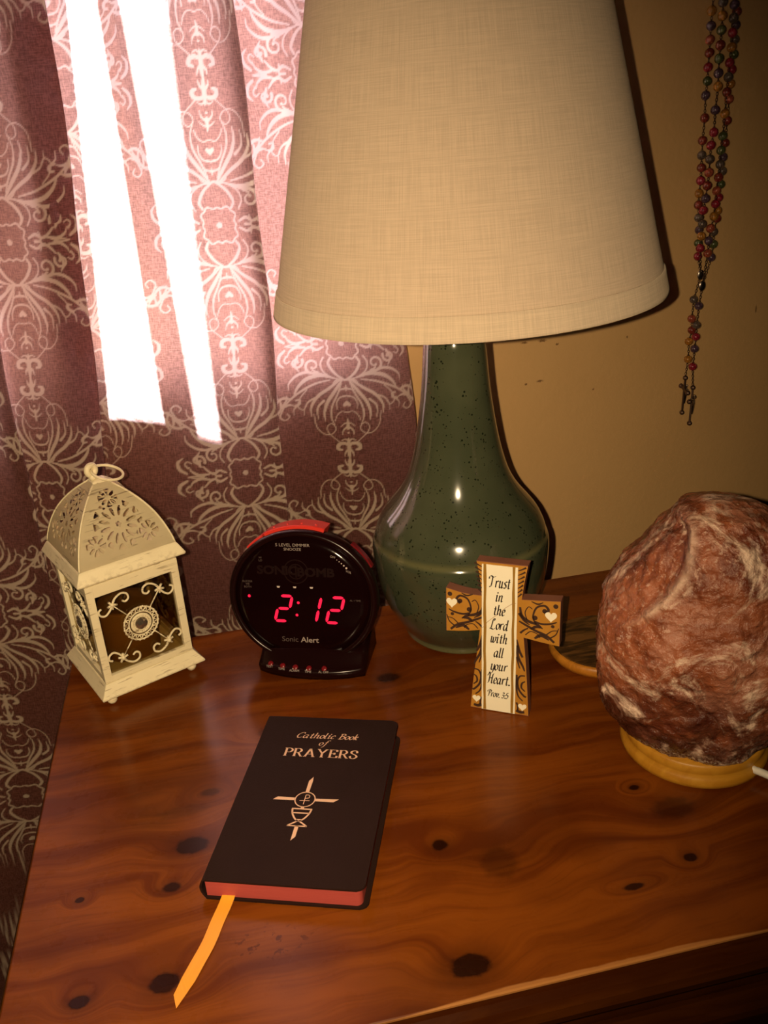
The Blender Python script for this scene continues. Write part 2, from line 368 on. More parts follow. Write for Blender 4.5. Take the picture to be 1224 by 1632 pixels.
def catmull(pts, n=8, closed=False):
    P = [np.array(p, float) for p in pts]; out = []
    N = len(P)
    if N == 2 and not closed: return [P[0] + (P[1] - P[0]) * i / n for i in range(n + 1)]
    rng = range(N if closed else N - 1)
    for i in rng:
        p1, p2 = P[i], P[(i + 1) % N]
        p0 = P[i - 1] if (closed or i > 0) else 2 * p1 - p2
        p3 = P[(i + 2) % N] if (closed or i + 2 < N) else 2 * p2 - p1
        for k in range(n):
            t = k / n; out.append(0.5 * (2 * p1 + (p2 - p0) * t + (2 * p0 - 5 * p1 + 4 * p2 - p3) * t * t + (3 * p1 - p0 - 3 * p2 + p3) * t ** 3))
    out.append(P[0].copy() if closed else P[-1]); return out
def tube(bm, pts, r, seg=8, closed=False):
    pts = [Vector(p) for p in pts]; n = len(pts); rings = []
    prev = None
    for i, p in enumerate(pts):
        if closed: d = pts[(i + 1) % n] - pts[i - 1]
        else: d = pts[min(i + 1, n - 1)] - pts[max(i - 1, 0)]
        if d.length < 1e-9: d = Vector((0, 0, 1))
        d.normalize()
        u = (prev - d * prev.dot(d)) if prev is not None else d.orthogonal()
        if u.length < 1e-6: u = d.orthogonal()
        u.normalize(); prev = u; v = d.cross(u)
        rr = r[i] if isinstance(r, (list, tuple)) else r
        rings.append([bm.verts.new(p + (u * math.cos(2 * math.pi * k / seg) + v * math.sin(2 * math.pi * k / seg)) * rr) for k in range(seg)])
    for i in range(n if closed else n - 1):
        a, b = rings[i], rings[(i + 1) % n]
        for k in range(seg): bm.faces.new((a[k], a[(k + 1) % seg], b[(k + 1) % seg], b[k]))
    if not closed: bm.faces.new(rings[0][::-1]); bm.faces.new(rings[-1])
def sphere(bm, c, r, u=16, v=10, s=(1, 1, 1)):
    g = bmesh.ops.create_uvsphere(bm, u_segments=u, v_segments=v, radius=r)
    bmesh.ops.scale(bm, vec=s, verts=g['verts']); bmesh.ops.translate(bm, vec=c, verts=g['verts'])
def torus(bm, c, R, r, n=32, seg=8, mat=Matrix()):
    tube(bm, [mat @ Vector((R * math.cos(2 * math.pi * i / n), 0, R * math.sin(2 * math.pi * i / n))) + Vector(c) for i in range(n)], r, seg, True)
def prism(bm, pts, h0, h1, fr=None):
    """extrude a 2-D outline (x, z) along depth y from h0 to h1"""
    fr = fr or (lambda x, z, y: (x, y, z))
    a = [bm.verts.new(fr(x, z, h0)) for x, z in pts]; b = [bm.verts.new(fr(x, z, h1)) for x, z in pts]
    bm.faces.new(a); bm.faces.new(b[::-1])
    for i in range(len(pts)): bm.faces.new((a[i], a[(i + 1) % len(pts)], b[(i + 1) % len(pts)], b[i]))

# flat ribbons (print) on a plane: frame function fr(x, y) -> 3-D
def ribbon(bm, pts, wfun, fr, nib=None, minw=0.0):
    L = []; n = len(pts)
    for i, p in enumerate(pts):
        d = pts[min(i + 1, n - 1)] - pts[max(i - 1, 0)]; l = np.hypot(*d) or 1; d = d / l; nr = np.array((-d[1], d[0]))
        t = i / (n - 1)
        if nib is None: o = nr * wfun(t) / 2
        else:
            s = nib[0] * nr[0] + nib[1] * nr[1]
            h = max(abs(s), minw); o = nr * (h / 2)
        L.append((bm.verts.new(fr(*(p + o))), bm.verts.new(fr(*(p - o)))))
    for a, b in zip(L, L[1:]):
        try: bm.faces.new((a[0], a[1], b[1], b[0]))
        except ValueError: pass
def disc(bm, x, y, r, fr, n=14, ry=None):
    ry = ry or r
    bm.faces.new([bm.verts.new(fr(x + r * math.cos(2 * math.pi * i / n), y + ry * math.sin(2 * math.pi * i / n))) for i in range(n)])
def poly(bm, pts, fr): bm.faces.new([bm.verts.new(fr(x, y)) for x, y in pts])

S, Ln = 's', 'l'
STEM = (Ln, [(.2, 1), (.2, 0)]); ARCH = (S, [(.2, .55), (.34, .9), (.52, 1), (.66, .85), (.66, .2), (.76, 0), (.9, .14)])
BOWL = (S, [(.62, .92), (.38, 1), (.12, .75), (.08, .3), (.24, 0), (.45, .15), (.62, .6)])
BROM = [(Ln, [(.25, 1.6), (.25, 0)]), (S, [(.25, 1.57), (.7, 1.57), (.95, 1.2), (.7, .8), (.25, .8)]), (Ln, [(.05, 1.58), (.3, 1.58)]), (Ln, [(.05, .02), (.45, .02)])]
ITAL = {
 'i': [(S, [(.05, .85), (.17, 1), (.22, .85), (.22, .15), (.32, 0), (.46, .14)]), (Ln, [(.20, 1.48), (.33, 1.32)])],
 'n': [STEM, ARCH], 'h': [(Ln, [(.2, 1.7), (.2, 0)]), ARCH],
 'u': [(S, [(.04, .86), (.15, 1), (.2, .85), (.2, .2), (.34, 0), (.52, .1), (.66, .4)]), (S, [(.66, 1), (.66, .2), (.76, 0), (.9, .14)])],
 'r': [STEM, (S, [(.2, .55), (.34, .88), (.5, 1), (.62, .9)])],
 't': [(S, [(.25, 1.4), (.25, .25), (.36, 0), (.56, .12)]), (Ln, [(.0, 1), (.5, 1)])],
 's': [(S, [(.52, .88), (.36, 1), (.14, .86), (.2, .62), (.42, .42), (.44, .14), (.25, 0), (.03, .12)])],
 'e': [(S, [(.1, .45), (.48, .6), (.5, .88), (.35, 1), (.12, .75), (.08, .35), (.2, .04), (.36, 0), (.56, .18)])],
 'o': [(S, [(.35, 1), (.1, .75), (.09, .28), (.3, 0), (.55, .25), (.58, .72), (.35, 1)])],
 'a': [BOWL, (S, [(.66, 1), (.62, .2), (.72, 0), (.86, .14)])],
 'd': [BOWL, (S, [(.64, 1.7), (.63, .2), (.73, 0), (.87, .14)])],
 'l': [(S, [(.2, 1.7), (.2, .2), (.3, 0), (.45, .14)])],
 'w': [(S, [(.02, .86), (.13, 1), (.16, .8), (.16, .2), (.3, 0), (.48, .2), (.54, .95)]), (S, [(.54, .9), (.54, .2), (.7, 0), (.93, .35), (.98, .8), (.88, 1)])],
 'y': [(S, [(.04, .86), (.15, 1), (.2, .85), (.2, .2), (.34, 0), (.52, .1), (.66, .4)]), (S, [(.68, 1), (.64, 0), (.48, -.5), (.25, -.62), (.02, -.42)])],
 'v': [(S, [(.02, .86), (.13, 1), (.2, .6), (.28, 0)]), (S, [(.28, 0), (.58, .4), (.64, .8), (.52, 1)])],
 'c': [(S, [(.54, .85), (.38, 1), (.12, .75), (.08, .3), (.25, 0), (.54, .17)])],
 'k': [(Ln, [(.2, 1.7), (.2, 0)]), (S, [(.2, .48), (.48, .95), (.56, .78), (.26, .5)]), (S, [(.28, .5), (.5, .1), (.7, .06)])],
 'f': [(S, [(.66, 1.6), (.48, 1.7), (.3, 1.4), (.24, .3), (.12, -.5), (-.1, -.58)]), (Ln, [(.05, 1), (.52, 1)])],
 'T': [(S, [(-.12, 1.2), (-.1, 1.5), (.2, 1.66), (.7, 1.5), (1.15, 1.66)]), (S, [(.55, 1.55), (.5, .4), (.36, .04), (.12, .06)])],
 'L': [(S, [(.62, 1.35), (.66, 1.62), (.42, 1.6), (.32, .8), (.24, .2), (0, .02)]), (S, [(0, .08), (.3, .06), (.7, -.04), (1.0, .18)])],
 'H': [(S, [(-.14, 1.2), (.05, 1.6), (.3, 1.45), (.28, .3), (.08, -.02)]), (S, [(1.05, 1.68), (.88, 1.4), (.84, .3), (.93, 0), (1.1, .12)]), (S, [(.28, .78), (.55, .9), (.85, .84)])],
 'P': [(S, [(.38, 1.5), (.34, .4), (.18, 0)]), (S, [(-.1, 1.1), (-.02, 1.5), (.4, 1.68), (.85, 1.4), (.7, .95), (.34, .82)])],
 'C': [(S, [(.9, 1.3), (.84, 1.6), (.5, 1.64), (.15, 1.15), (.1, .5), (.38, 0), (.9, .28)])],
 'B': [(Ln, [(.27, 1.6), (.27, 0)]), (S, [(.05, 1.56), (.55, 1.62), (.8, 1.3), (.55, .95), (.27, .88)]), (S, [(.5, .92), (.9, .6), (.65, .03), (.05, .03)])],
 '.': [(Ln, [(.04, .16), (.22, -.04)])], ':': [(Ln, [(.04, .16), (.22, -.04)]), (Ln, [(.04, .84), (.22, .64)])],
 '3': [(S, [(.08, 1.2), (.32, 1.4), (.55, 1.12), (.26, .78), (.6, .5), (.36, 0), (.04, .14)])],
 '5': [(Ln, [(.62, 1.4), (.2, 1.4)]), (S, [(.2, 1.4), (.14, .84), (.46, .86), (.6, .45), (.34, 0), (.02, .12)])],
}
ROM = {'P': BROM, 'R': BROM + [(Ln, [(.6, .8), (1.02, .0)]), (Ln, [(.9, .02), (1.2, .02)])],
 'A': [(Ln, [(.62, 1.62), (1.08, 0)]), (Ln, [(.6, 1.6), (.16, 0)]), (Ln, [(.32, .52), (.9, .52)]), (Ln, [(.0, .02), (.34, .02)]), (Ln, [(.9, .02), (1.28, .02)])],
 'Y': [(Ln, [(.16, 1.58), (.62, .78)]), (Ln, [(1.08, 1.58), (.62, .78)]), (Ln, [(.62, .78), (.62, 0)]), (Ln, [(.0, 1.58), (.36, 1.58)]), (Ln, [(.9, 1.58), (1.22, 1.58)]), (Ln, [(.42, .02), (.84, .02)])],
 'E': [(Ln, [(.25, 1.6), (.25, 0)]), (Ln, [(.05, 1.58), (.95, 1.58)]), (Ln, [(.25, .82), (.72, .82)]), (Ln, [(.05, .02), (1.0, .02)]), (Ln, [(.92, 1.6), (.96, 1.25)]), (Ln, [(.98, 0), (1.04, .38)]), (Ln, [(.70, 1.0), (.70, .64)])],
 'S': [(S, [(.84, 1.15), (.76, 1.5), (.5, 1.6), (.2, 1.4), (.24, 1.05), (.72, .68), (.84, .3), (.52, 0), (.2, .12), (.1, .48)])]}
def write(bm, text, glyphs, fr, cx, y, size, nib, minw, slant=0.0, width=None, space=0.5, gap=.16):
    x = 0; items = []
    for ch in text:
        if ch == ' ': x += space; continue
        g = glyphs[ch]; xs = [p[0] for _, ps in g for p in ps]
        items.append((x - min(xs) * .6, g)); x += max(xs) - min(xs) * .6 + gap
    x -= gap
    sx = size if width is None else width / x
    for ox, g in items:
        for k, ps in g:
            pts = catmull(ps, 7) if k == S else [np.array(p, float) for p in ps]
            pts = [np.array((cx + (p[0] + ox - x / 2 + slant * (p[1] - .5)) * sx, y + p[1] * size)) for p in pts]
            ribbon(bm, pts, None, fr, nib, minw)
def font_text(name, body, m, parent, size, mat, sx=1.0, bold=0.0, sp=1.0):
    cu = bpy.data.curves.new('tmp', 'FONT'); cu.body = body; cu.size = size; cu.align_x = 'CENTER'; cu.align_y = 'CENTER'; cu.offset = bold; cu.resolution_u = 3; cu.space_character = sp; cu.extrude = 0.00004
    ob = bpy.data.objects.new('tmp', cu); me = bpy.data.meshes.new_from_object(ob)
    bpy.data.objects.remove(ob); bpy.data.curves.remove(cu)
    me.transform(mat @ Matrix.Diagonal((sx, 1, 1, 1)))
    return link(name, me, m, parent)

# ------------------------------------------------------------------ the room
WY = 0.625
def struct(name, bm, m, **k):
    o = link(name, bm, m, **k); o['kind'] = 'structure'; return o
WX0, WX1, WZ0, WZ1 = -0.260, 0.318, 0.212, 1.15
bm = bmesh.new()
for a in ((-1.6, WX0, -.70, 1.75), (WX1, 2.2, -.70, 1.75), (WX0, WX1, -.70, WZ0), (WX0, WX1, WZ1, 1.75)):
    box(bm, a[0], a[1], WY, WY + .12, a[2], a[3])
struct('wall_back', bm, M_WALL)
bm = bmesh.new(); box(bm, -1.7, -1.6, -2.6, WY + .12, -.70, 1.75); struct('wall_left', bm, M_ROOM)
bm = bmesh.new(); box(bm, 2.2, 2.3, -2.6, WY + .12, -.70, 1.75); struct('wall_right', bm, M_ROOM)
bm = bmesh.new(); box(bm, -1.7, 2.3, -2.7, -2.6, -.70, 1.75); struct('wall_front', bm, M_ROOM)
bm = bmesh.new(); box(bm, -1.7, 2.3, -2.7, WY + .12, -.80, -.70); struct('floor', bm, M_FLOOR)
bm = bmesh.new(); box(bm, -1.7, 2.3, -2.7, WY + .12, 1.75, 1.85); struct('ceiling', bm, M_ROOM)
bm = bmesh.new(); box(bm, -1.6, 2.2, WY - .014, WY, -.70, -.60, .004); struct('baseboard_back', bm, M_WHITE)
wf = bpy.data.objects.new('window_1', None); COL.objects.link(wf); wf['kind'] = 'structure'
bm = bmesh.new()
fw_ = .012
for a in ((WX0, WX0 + fw_, WZ0, WZ1), (WX1 - fw_, WX1, WZ0, WZ1), (WX0, WX1, WZ1 - fw_, WZ1), (WX0, WX1, WZ0, WZ0 + .004)):
    box(bm, a[0], a[1], WY + .06, WY + .10, a[2], a[3], .001)
link('window_frame', bm, M_WHITE, wf)
bm = bmesh.new(); box(bm, -.034, .052, WY + .004, WY + .095, WZ0 + .004, WZ1 - .010, .002); link('fold_shade_post', bm, M_WHITE, wf)  # unseen post added to block the sun and keep one curtain fold dark
bm = bmesh.new(); box(bm, WX0 - .02, WX1 + .02, .600, WY, WZ0 - .012, WZ0 + .003, .001); link('window_sill', bm, M_WHITE, wf)
bm = bmesh.new(); box(bm, WX0 + fw_, WX1 - fw_, WY + .078, WY + .081, WZ0, WZ1 - fw_); link('pane', bm, M_PANE, wf)

# ------------------------------------------------------------------ damask curtain
PX, PZ = 0.134, 0.246
def damask_mask():
    res = 0.00042; W = int(round(2 * PX / res)); H = int(round(PZ / res))
    img = np.zeros((H, W), np.float32)
    def stamp(x, z, r):
        for (ox, oz) in ((0, 0), (PX, PZ / 2)):
            cx = (x + ox) / (2 * PX) * W; cy = (z + oz) / PZ * H; rr = r / res; k = int(rr) + 2
            ix = np.arange(int(cx) - k, int(cx) + k + 1); iy = np.arange(int(cy) - k, int(cy) + k + 1)
            d = np.hypot(ix[None, :] - cx, iy[:, None] - cy); v = np.clip(rr - d + .6, 0, 1)
            a = np.ix_(iy % H, ix % W); img[a] = np.maximum(img[a], v)
    def stroke(pts, w0, w1, wm=None, flip=True):
        P = catmull(pts, 10); Q = []
        for a, b in zip(P, P[1:]):
            n = max(1, int(np.hypot(*(b - a)) / 0.0003)); Q += [a + (b - a) * i / n for i in range(n)]
        Q.append(P[-1]); n = len(Q)
        for i, q in enumerate(Q):
            t = i / (n - 1)
            wd = (w0 * (1 - t) + w1 * t) if wm is None else (w0 * (1 - t) ** 2 + 2 * wm * 2 * t * (1 - t) * .9 + w1 * t * t)
            for sx in ((1, -1) if flip else (1,)):
                for sz in (1, -1): stamp(sx * q[0], sz * q[1], wd)
    def spiral(cx, cz, r, a0, turns, w0=.0015, w1=.0006, sh=.25):
        n = 16; pts = []
        for i in range(n + 1):
            t = i / n; a = R_(a0 + 360 * turns * t); rr = r * (1 - (1 - sh) * t); pts.append((cx + rr * math.cos(a), cz + rr * math.sin(a)))
        stroke(pts, w0, w1); e = pts[-1]; stroke([e, (e[0] + .0002, e[1])], w1 * 2.2, w1 * 2.2)
    k = .001
    def s(pts, w0, w1, wm=None): stroke([(x * k * 1.13, z * k) for x, z in pts], w0 * k, w1 * k, None if wm is None else wm * k)
    # medallion
    for i in range(8):
        a = R_(45 * i); a2 = R_(45 * i + 22.5)
    n = 72; pts = []
    for i in range(n + 1):
        a = 2 * math.pi * i / n; r = .0168 + .0019 * math.cos(4 * a + math.pi) + .0009 * math.cos(12 * a)
        pts.append((r * math.cos(a), r * math.sin(a)))
    stroke(pts, .00075, .00075, flip=False); stroke([(0, 0), (.0001, 0)], .0026, .0026)
    # arms from medallion to crown
    s([(12, 15), (14, 20), (12, 26), (8, 32), (2, 37)], 1.1, .8, 1.0)
    s([(18, 14), (21, 21), (19, 29), (12, 35), (3, 38)], .7, .7)
    s([(0, 38), (5, 37), (9, 39), (11, 42)], 1.2, .5)
    # fan plumes
    s([(3, 38), (10, 50), (17, 62), (20, 74), (19, 83)], .8, .3, 1.6)
    s([(5, 38), (15, 47), (25, 55), (31, 66), (31, 76)], .8, .3, 1.5)
    s([(20, 60), (25, 66), (26, 73), (25, 80)], 1.3, .3)
    s([(24, 55), (33, 60), (37, 68), (37, 74)], 1.2, .3)
    s([(4, 42), (8, 54), (13, 66), (14, 78), (11, 88)], .5, .3, .8)
    s([(0, 47), (5, 48.5), (7.5, 53)], 1.2, .4); s([(0, 55), (6, 57), (9, 63), (9, 69)], .9, .4)
    s([(0, 62), (2.2, 65), (0, 64)], 1.5, 1.3); s([(0, 73), (5, 72), (9, 76), (11, 82)], .5, .4)
    s([(0, 44), (0, 50)], .7, .3)
    # thin outer rib and ring curls
    s([(29, 74), (27, 88), (21, 96), (14, 96), (10.5, 90), (14, 85), (18, 88), (17, 95), (10, 103), (6, 107)], .45, .45)
    # upper leaf + finial
    s([(0, 80), (0, 90)], .6, 1.7); s([(0, 88), (4, 92), (5, 97)], 1.3, .3); s([(0, 84), (3, 85), (6, 88)], .8, .3); s([(0, 95), (.1, 95)], 1, 1)
    s([(0, 101), (0, 112), (0, 123)], .5, .8, 1.9); s([(0, 109), (4, 106.5), (8.5, 108), (9.5, 112.5), (6.5, 114)], 1.1, 1.1, 1.5); s([(0, 113), (3, 116.5), (4, 121)], 1.5, .3)
    s([(0, 104), (3, 102), (6, 103.5)], .9, .4)
    # side big C scrolls
    s([(10, 36), (22, 33), (34, 36), (42, 44), (46, 54)], .7, .4, 1.9)
    s([(22, 33), (33, 29), (42, 31), (49, 38), (50, 45)], 1.1, .3, 1.2)
    spiral(.0315, .0225, .0085, 120, -1.15); spiral(.047, .0175, .0065, 200, -1.05, .0013, .0006)
    s([(14, 34), (24, 30), (28, 27)], .8, .9)
    s([(17, 3), (23, 6), (28, 3), (33, 5), (38, 11)], .9, .7, 1.1); s([(22, 0), (27, 1), (26, 8)], 1.2, .5)
    s([(33, 3), (41, 2), (47, 6), (49, 11)], .9, .4, 1.2); s([(38, 0), (44, 1), (50, 0)], .7, .7)
    s([(40, 11), (43, 20), (40, 27)], 1.0, .4, 1.1); s([(51, 4), (56, 9), (57, 16), (53, 21)], 1.1, .4, 1.3)
    s([(50, 10), (52, 14), (50, 17), (47, 15)], .9, .5)
    # outward reaching branch with curl and leaf spray
    s([(14, 38), (28, 42), (42, 50), (51, 58), (56, 66)], .6, .7, .9)
    s([(56, 66), (58, 73), (54, 77), (50, 74), (52, 70)], .9, .6)
    s([(48, 55), (54, 53), (59, 55), (62, 60)], .8, .6, 1.2); s([(62, 60), (66, 66), (67, 72)], 1.7, .3); s([(62, 60), (69, 62), (74, 60)], 1.8, .4)
    s([(62, 60), (61, 67), (58, 72)], 1.3, .3); s([(74, 60), (78, 62), (78, 66), (75, 66)], 1.2, .9)
    s([(34, 47), (40, 55), (42, 64), (38, 68), (35, 64)], .6, .6); s([(42, 62), (46, 67), (46, 73)], 1.0, .3)
    return img, res
def make_curtain():
    img, res = damask_mask(); H, W = img.shape
    ctl = [(-.42, -.46, .570), (-.33, -.38, .552), (-.24, -.285, .568), (-.16, -.19, .548), (-.09, -.115, .564), (-.04, -.055, .550), (-.010, -.026, .543), (-.026, -.043, .556), (-.012, -.03, .566),
           (.02, .0, .555), (.050, .027, .545), (.074, .050, .541), (.043, .021, .553), (.055, .030, .571), (.085, .056, .575), (.11, .078, .573), (.130, .108, .568), (.148, .138, .558),
           (.170, .159, .553), (.20, .19, .552), (.227, .220, .545), (.219, .212, .556), (.229, .223, .566), (.26, .258, .569), (.295, .298, .556), (.325, .332, .553), (.350, .364, .562)]
    P = np.array(catmull(ctl, 40)); mid = np.stack([(P[:, 0] + P[:, 1]) / 2, P[:, 2]], 1)
    L = np.concatenate([[0], np.cumsum(np.hypot(*np.diff(mid, axis=0).T))]); T = L[-1]
    us = []; u = 0.0
    while u < T:
        us.append(u); xx = np.interp(u, L, mid[:, 0]); u += .0011 if xx > -.17 else .005
    us.append(T); us = np.array(us)
    xt, xb, yy = (np.interp(us, L, P[:, i]) for i in range(3))
    zs = np.concatenate([np.arange(-.66, -.34, .02), np.arange(-.34, .60, .0011), np.arange(.60, 1.27, .02)])
    Z, U = np.meshgrid(zs, us, indexing='ij')
    tz = (.54 - Z) / .39; tz = np.where(tz > 2.2, 2.2 + (tz - 2.2) * .3, tz); tz = np.maximum(tz, -.6)
    X = xt[None] + (xb - xt)[None] * tz
    X += .0025 * np.sin(Z * 9 + U * 7) + .0012 * np.sin(Z * 31 + U * 23)
    Y = yy[None] + .0022 * np.sin(Z * 13 + U * 31) + .0008 * np.sin(Z * 47 + U * 63)
    Y = np.clip(Y, .50, .580)
    # print mask
    u0 = np.interp(.186, mid[:, 0][np.argmax(L > np.interp(.15, np.sort(mid[:, 0]), np.sort(L))):] if False else P[600:, 0], L[600:])
    iu = np.searchsorted(L, 0); 
    k = len(P) * 19 // 27; seg = slice(k - 60, k + 60)
    u0 = float(np.interp(.187, mid[seg, 0], L[seg]))
    su = (U - u0) / (2 * PX) * W; sv = ((Z - .355) + .010 * 0) / PZ * H
    i0 = np.floor(su).astype(int); j0 = np.floor(sv).astype(int); fu = su - i0; fv = sv - j0
    g = lambda j, i: img[j % H, i % W]
    m = (g(j0, i0) * (1 - fu) + g(j0, i0 + 1) * fu) * (1 - fv) + (g(j0 + 1, i0) * (1 - fu) + g(j0 + 1, i0 + 1) * fu) * fv
    nz, nu = Z.shape
    co = np.stack([X, Y, Z], -1).reshape(-1, 3).astype(np.float32)
    idx = np.arange(nz * nu).reshape(nz, nu)
    q = np.stack([idx[:-1, :-1], idx[:-1, 1:], idx[1:, 1:], idx[1:, :-1]], -1).reshape(-1, 4)
    me = bpy.data.meshes.new('curtain'); me.vertices.add(len(co)); me.vertices.foreach_set('co', co.ravel())
    me.loops.add(q.size); me.loops.foreach_set('vertex_index', q.ravel().astype(np.int32))
    me.polygons.add(len(q)); me.polygons.foreach_set('loop_start', np.arange(0, q.size, 4, dtype=np.int32)); me.update(calc_edges=True)
    me.attributes.new('print_mask', 'FLOAT', 'POINT').data.foreach_set('value', m.ravel().astype(np.float32))
    uv = np.stack([U, Z, 0 * Z], -1).reshape(-1).astype(np.float32)
    me.attributes.new('cloth_uv', 'FLOAT_VECTOR', 'POINT').data.foreach_set('vector', uv)
    me.shade_smooth(); return me
cur = thing('curtain', 'brown curtain with pale damask scroll print, hanging in folds behind lantern and clock', 'curtain', (0, 0, 0))
link('cloth_panel', make_curtain(), M_CURT, cur)
def sun_stripe_panel(xl, xr):  # unseen panels added behind the cloth; their gaps shape the sun stripes
    """one added panel: xl, xr are (x at z .54, x at z .19)"""
    bm = bmesh.new(); rows = []
    for i in range(40):
        z = -.02 + i * (1.24 / 39); t = max(-.9, (.54 - z) / .35); a = xl[0] + (xl[1] - xl[0]) * t; b = xr[0] + (xr[1] - xr[0]) * t
        if b - a < .002: b = a + .002
        rows.append([bm.verts.new((a + (b - a) * k / 12, .5895 + .0012 * math.sin(k * 1.1 + z * 5), z)) for k in range(13)])
    for r0, r1 in zip(rows, rows[1:]):
        for k in range(12): bm.faces.new((r0[k], r0[k + 1], r1[k + 1], r1[k]))
    link('sun_stripe_panel', bm, M_STRIPE, cur, True)
sun_stripe_panel((-.40, -.42), (.085, .054)); sun_stripe_panel((.112, .108), (.131, .140)); sun_stripe_panel((.168, .161), (.345, .350))
rod = thing('curtain_rod', 'dark metal curtain rod holding up the damask curtain', 'curtain rod', (0, 0, 0))
bm = bmesh.new(); tube(bm, [(-.55, .566, 1.275), (.50, .566, 1.275)], .009, 16); link('pole', bm, M_METAL, rod, True)
for x in (-.56, .51):
    bm = bmesh.new(); sphere(bm, (x, .566, 1.275), .018); link('finial', bm, M_METAL, rod, True)
for x in (-.50, .46):
    bm = bmesh.new(); box(bm, x - .006, x + .006, .566, WY, 1.262, 1.268, .001); box(bm, x - .015, x + .015, WY - .004, WY, 1.235, 1.30, .001); link('bracket', bm, M_METAL, rod)

# ------------------------------------------------------------------ nightstand
NW, ND = .555, .4255
ns = thing('nightstand', 'orange varnished pine nightstand with knots and a worn front edge', 'nightstand', (0, 0, -.69))
def outline(inset, rad):
    x0, x1, y0, y1 = inset, NW - inset, inset, ND - max(inset, 0) * 1.0
    if inset < 0: y1 = ND
    r = max(rad, .001); pts = []
    for cx, cy, a in ((x0 + r, y0 + r, 180), (x1 - r, y0 + r, 270), (x1 - r, y1 - r, 0), (x0 + r, y1 - r, 90)):
        for k in range(7): pts.append((cx + r * math.cos(R_(a + 15 * k)), cy + r * math.sin(R_(a + 15 * k))))
    return pts
H0 = .69
def stack(levels, m, name, par, closed_top=True):
    bm = bmesh.new(); rings = [[bm.verts.new((x, y, z + H0)) for x, y in outline(i, r)] for i, r, z in levels]
    for a, b in zip(rings, rings[1:]):
        for k in range(len(a)): bm.faces.new((a[k], a[(k + 1) % len(a)], b[(k + 1) % len(b)], b[k]))
    bm.faces.new(rings[0]); bm.faces.new(rings[-1][::-1]); return link(name, bm, m, par)
# the top is modelled around its own coordinates so that grain and knots sit in metres from its corner
def top_obj():
    bm = bmesh.new(); lv = [(.0012, .010, 0), (.0002, .011, -.0006), (0, .012, -.0016), (.0004, .012, -.0024)]
    rings = [[bm.verts.new((x, y, z)) for x, y in outline(i, r)] for i, r, z in lv]
    for a, b in zip(rings, rings[1:]):
        for k in range(len(a)): bm.faces.new((a[k], a[(k + 1) % len(a)], b[(k + 1) % len(b)], b[k]))
    bm.faces.new(rings[0]); bm.faces.new(rings[-1][::-1])
    o = link('tabletop', bm, M_PINE, ns); o.location = (0, 0, H0); return o
top_obj()
stack([(.003, .012, -.0024), (.0030, .012, -.0045), (.0008, .012, -.0075), (-.0030, .014, -.0110), (-.0062, .016, -.0150), (-.0078, .017, -.0200), (-.0070, .016, -.0250), (-.0045, .014, -.0285), (.003, .012, -.0300), (.002, .013, -.034), (.0035, .013, -.040), (.009, .010, -.044), (.016, .008, -.050), (.018, .008, -.055)], M_PINE_SHADED, 'moulding', ns)
stack([(.022, .006, -.055), (.022, .006, -.60)], M_PINE_SHADED, 'carcass', ns)
stack([(.014, .008, -.60), (.012, .008, -.62), (.012, .008, -.655), (.016, .008, -.66)], M_PINE_SHADED, 'plinth', ns)
for z0, z1 in ((-.225, -.075), (-.40, -.245), (-.585, -.42)):
    bm = bmesh.new(); box(bm, .045, NW - .045, .004, .0225, z0 + H0, z1 + H0, .005); d = link('drawer', bm, M_PINE_SHADED, ns)
    for x in (.17, NW - .17):
        bm = bmesh.new(); rr = lathe(bm, [(.006, 0), (.006, .008), (.014, .014), (.016, .020), (.012, .026), (.004, .028), (0, .0285)], 20)
        bmesh.ops.transform(bm, matrix=Matrix.Translation((x, .005, (z0 + z1) / 2 + H0)) @ Matrix.Rotation(R_(90), 4, 'X'), verts=bm.verts); link('knob', bm, M_PINE_SHADED, d, True)
for x in (.04, NW - .04):
    for y in (.04, ND - .04):
        bm = bmesh.new(); lathe(bm, [(.015, -.69 + H0), (.022, -.682 + H0), (.024, -.672 + H0), (.016, -.661 + H0)], 20, x, y); link('foot', bm, M_PINE_SHADED, ns, True)

# ------------------------------------------------------------------ table lamp
tl = thing('table_lamp', 'tall lamp with speckled green ceramic body and cream linen shade', 'lamp', (.359, .369, 0))
prof = [(.0, .0002), (.047, .0002), (.051, .001), (.0535, .003), (.0540, .006), (.0545, .009), (.0575, .014), (.062, .021), (.067, .030), (.0715, .041), (.0748, .053), (.0768, .066), (.0780, .078), (.0784, .086), (.0782, .092), (.0775, .0955),
        (.0765, .0975), (.0758, .0995), (.0748, .104), (.0725, .110), (.0690, .1170), (.064, .124), (.058, .1315), (.052, .1395), (.0465, .149), (.0420, .160), (.0385, .172), (.0355, .185), (.0330, .199), (.0310, .212), (.0292, .225), (.0278, .238), (.0268, .250), (.0258, .262), (.0248, .270), (.0225, .276), (.017, .278), (.0, .278)]
pp = [tuple(p) for p in catmull(prof[1:-1], 4)]
bm = bmesh.new(); lathe(bm, [(0, .0002)] + pp + [(0, .278)], 128); link('ceramic_body', bm, M_GLAZE, tl, True)
bm = bmesh.new(); lathe(bm, [(.016, .278), (.018, .281), (.018, .286), (.010, .289), (.010, .298), (.017, .300), (.017, .335), (.014, .338)], 32); link('socket', bm, M_BRASS, tl, True)
bm = bmesh.new(); lathe(bm, [(.012, .338), (.014, .350), (.026, .372), (.031, .392), (.027, .412), (.014, .425), (0, .428)], 32); link('bulb', bm, M_BULB, tl, True)
bm = bmesh.new(); hp = catmull([(-.017, 0, .296), (-.045, 0, .33), (-.052, 0, .40), (-.035, 0, .50), (0, 0, .548), (.035, 0, .50), (.052, 0, .40), (.045, 0, .33), (.017, 0, .296)], 8); tube(bm, hp, .0016, 8); link('harp', bm, M_BRASS, tl, True)
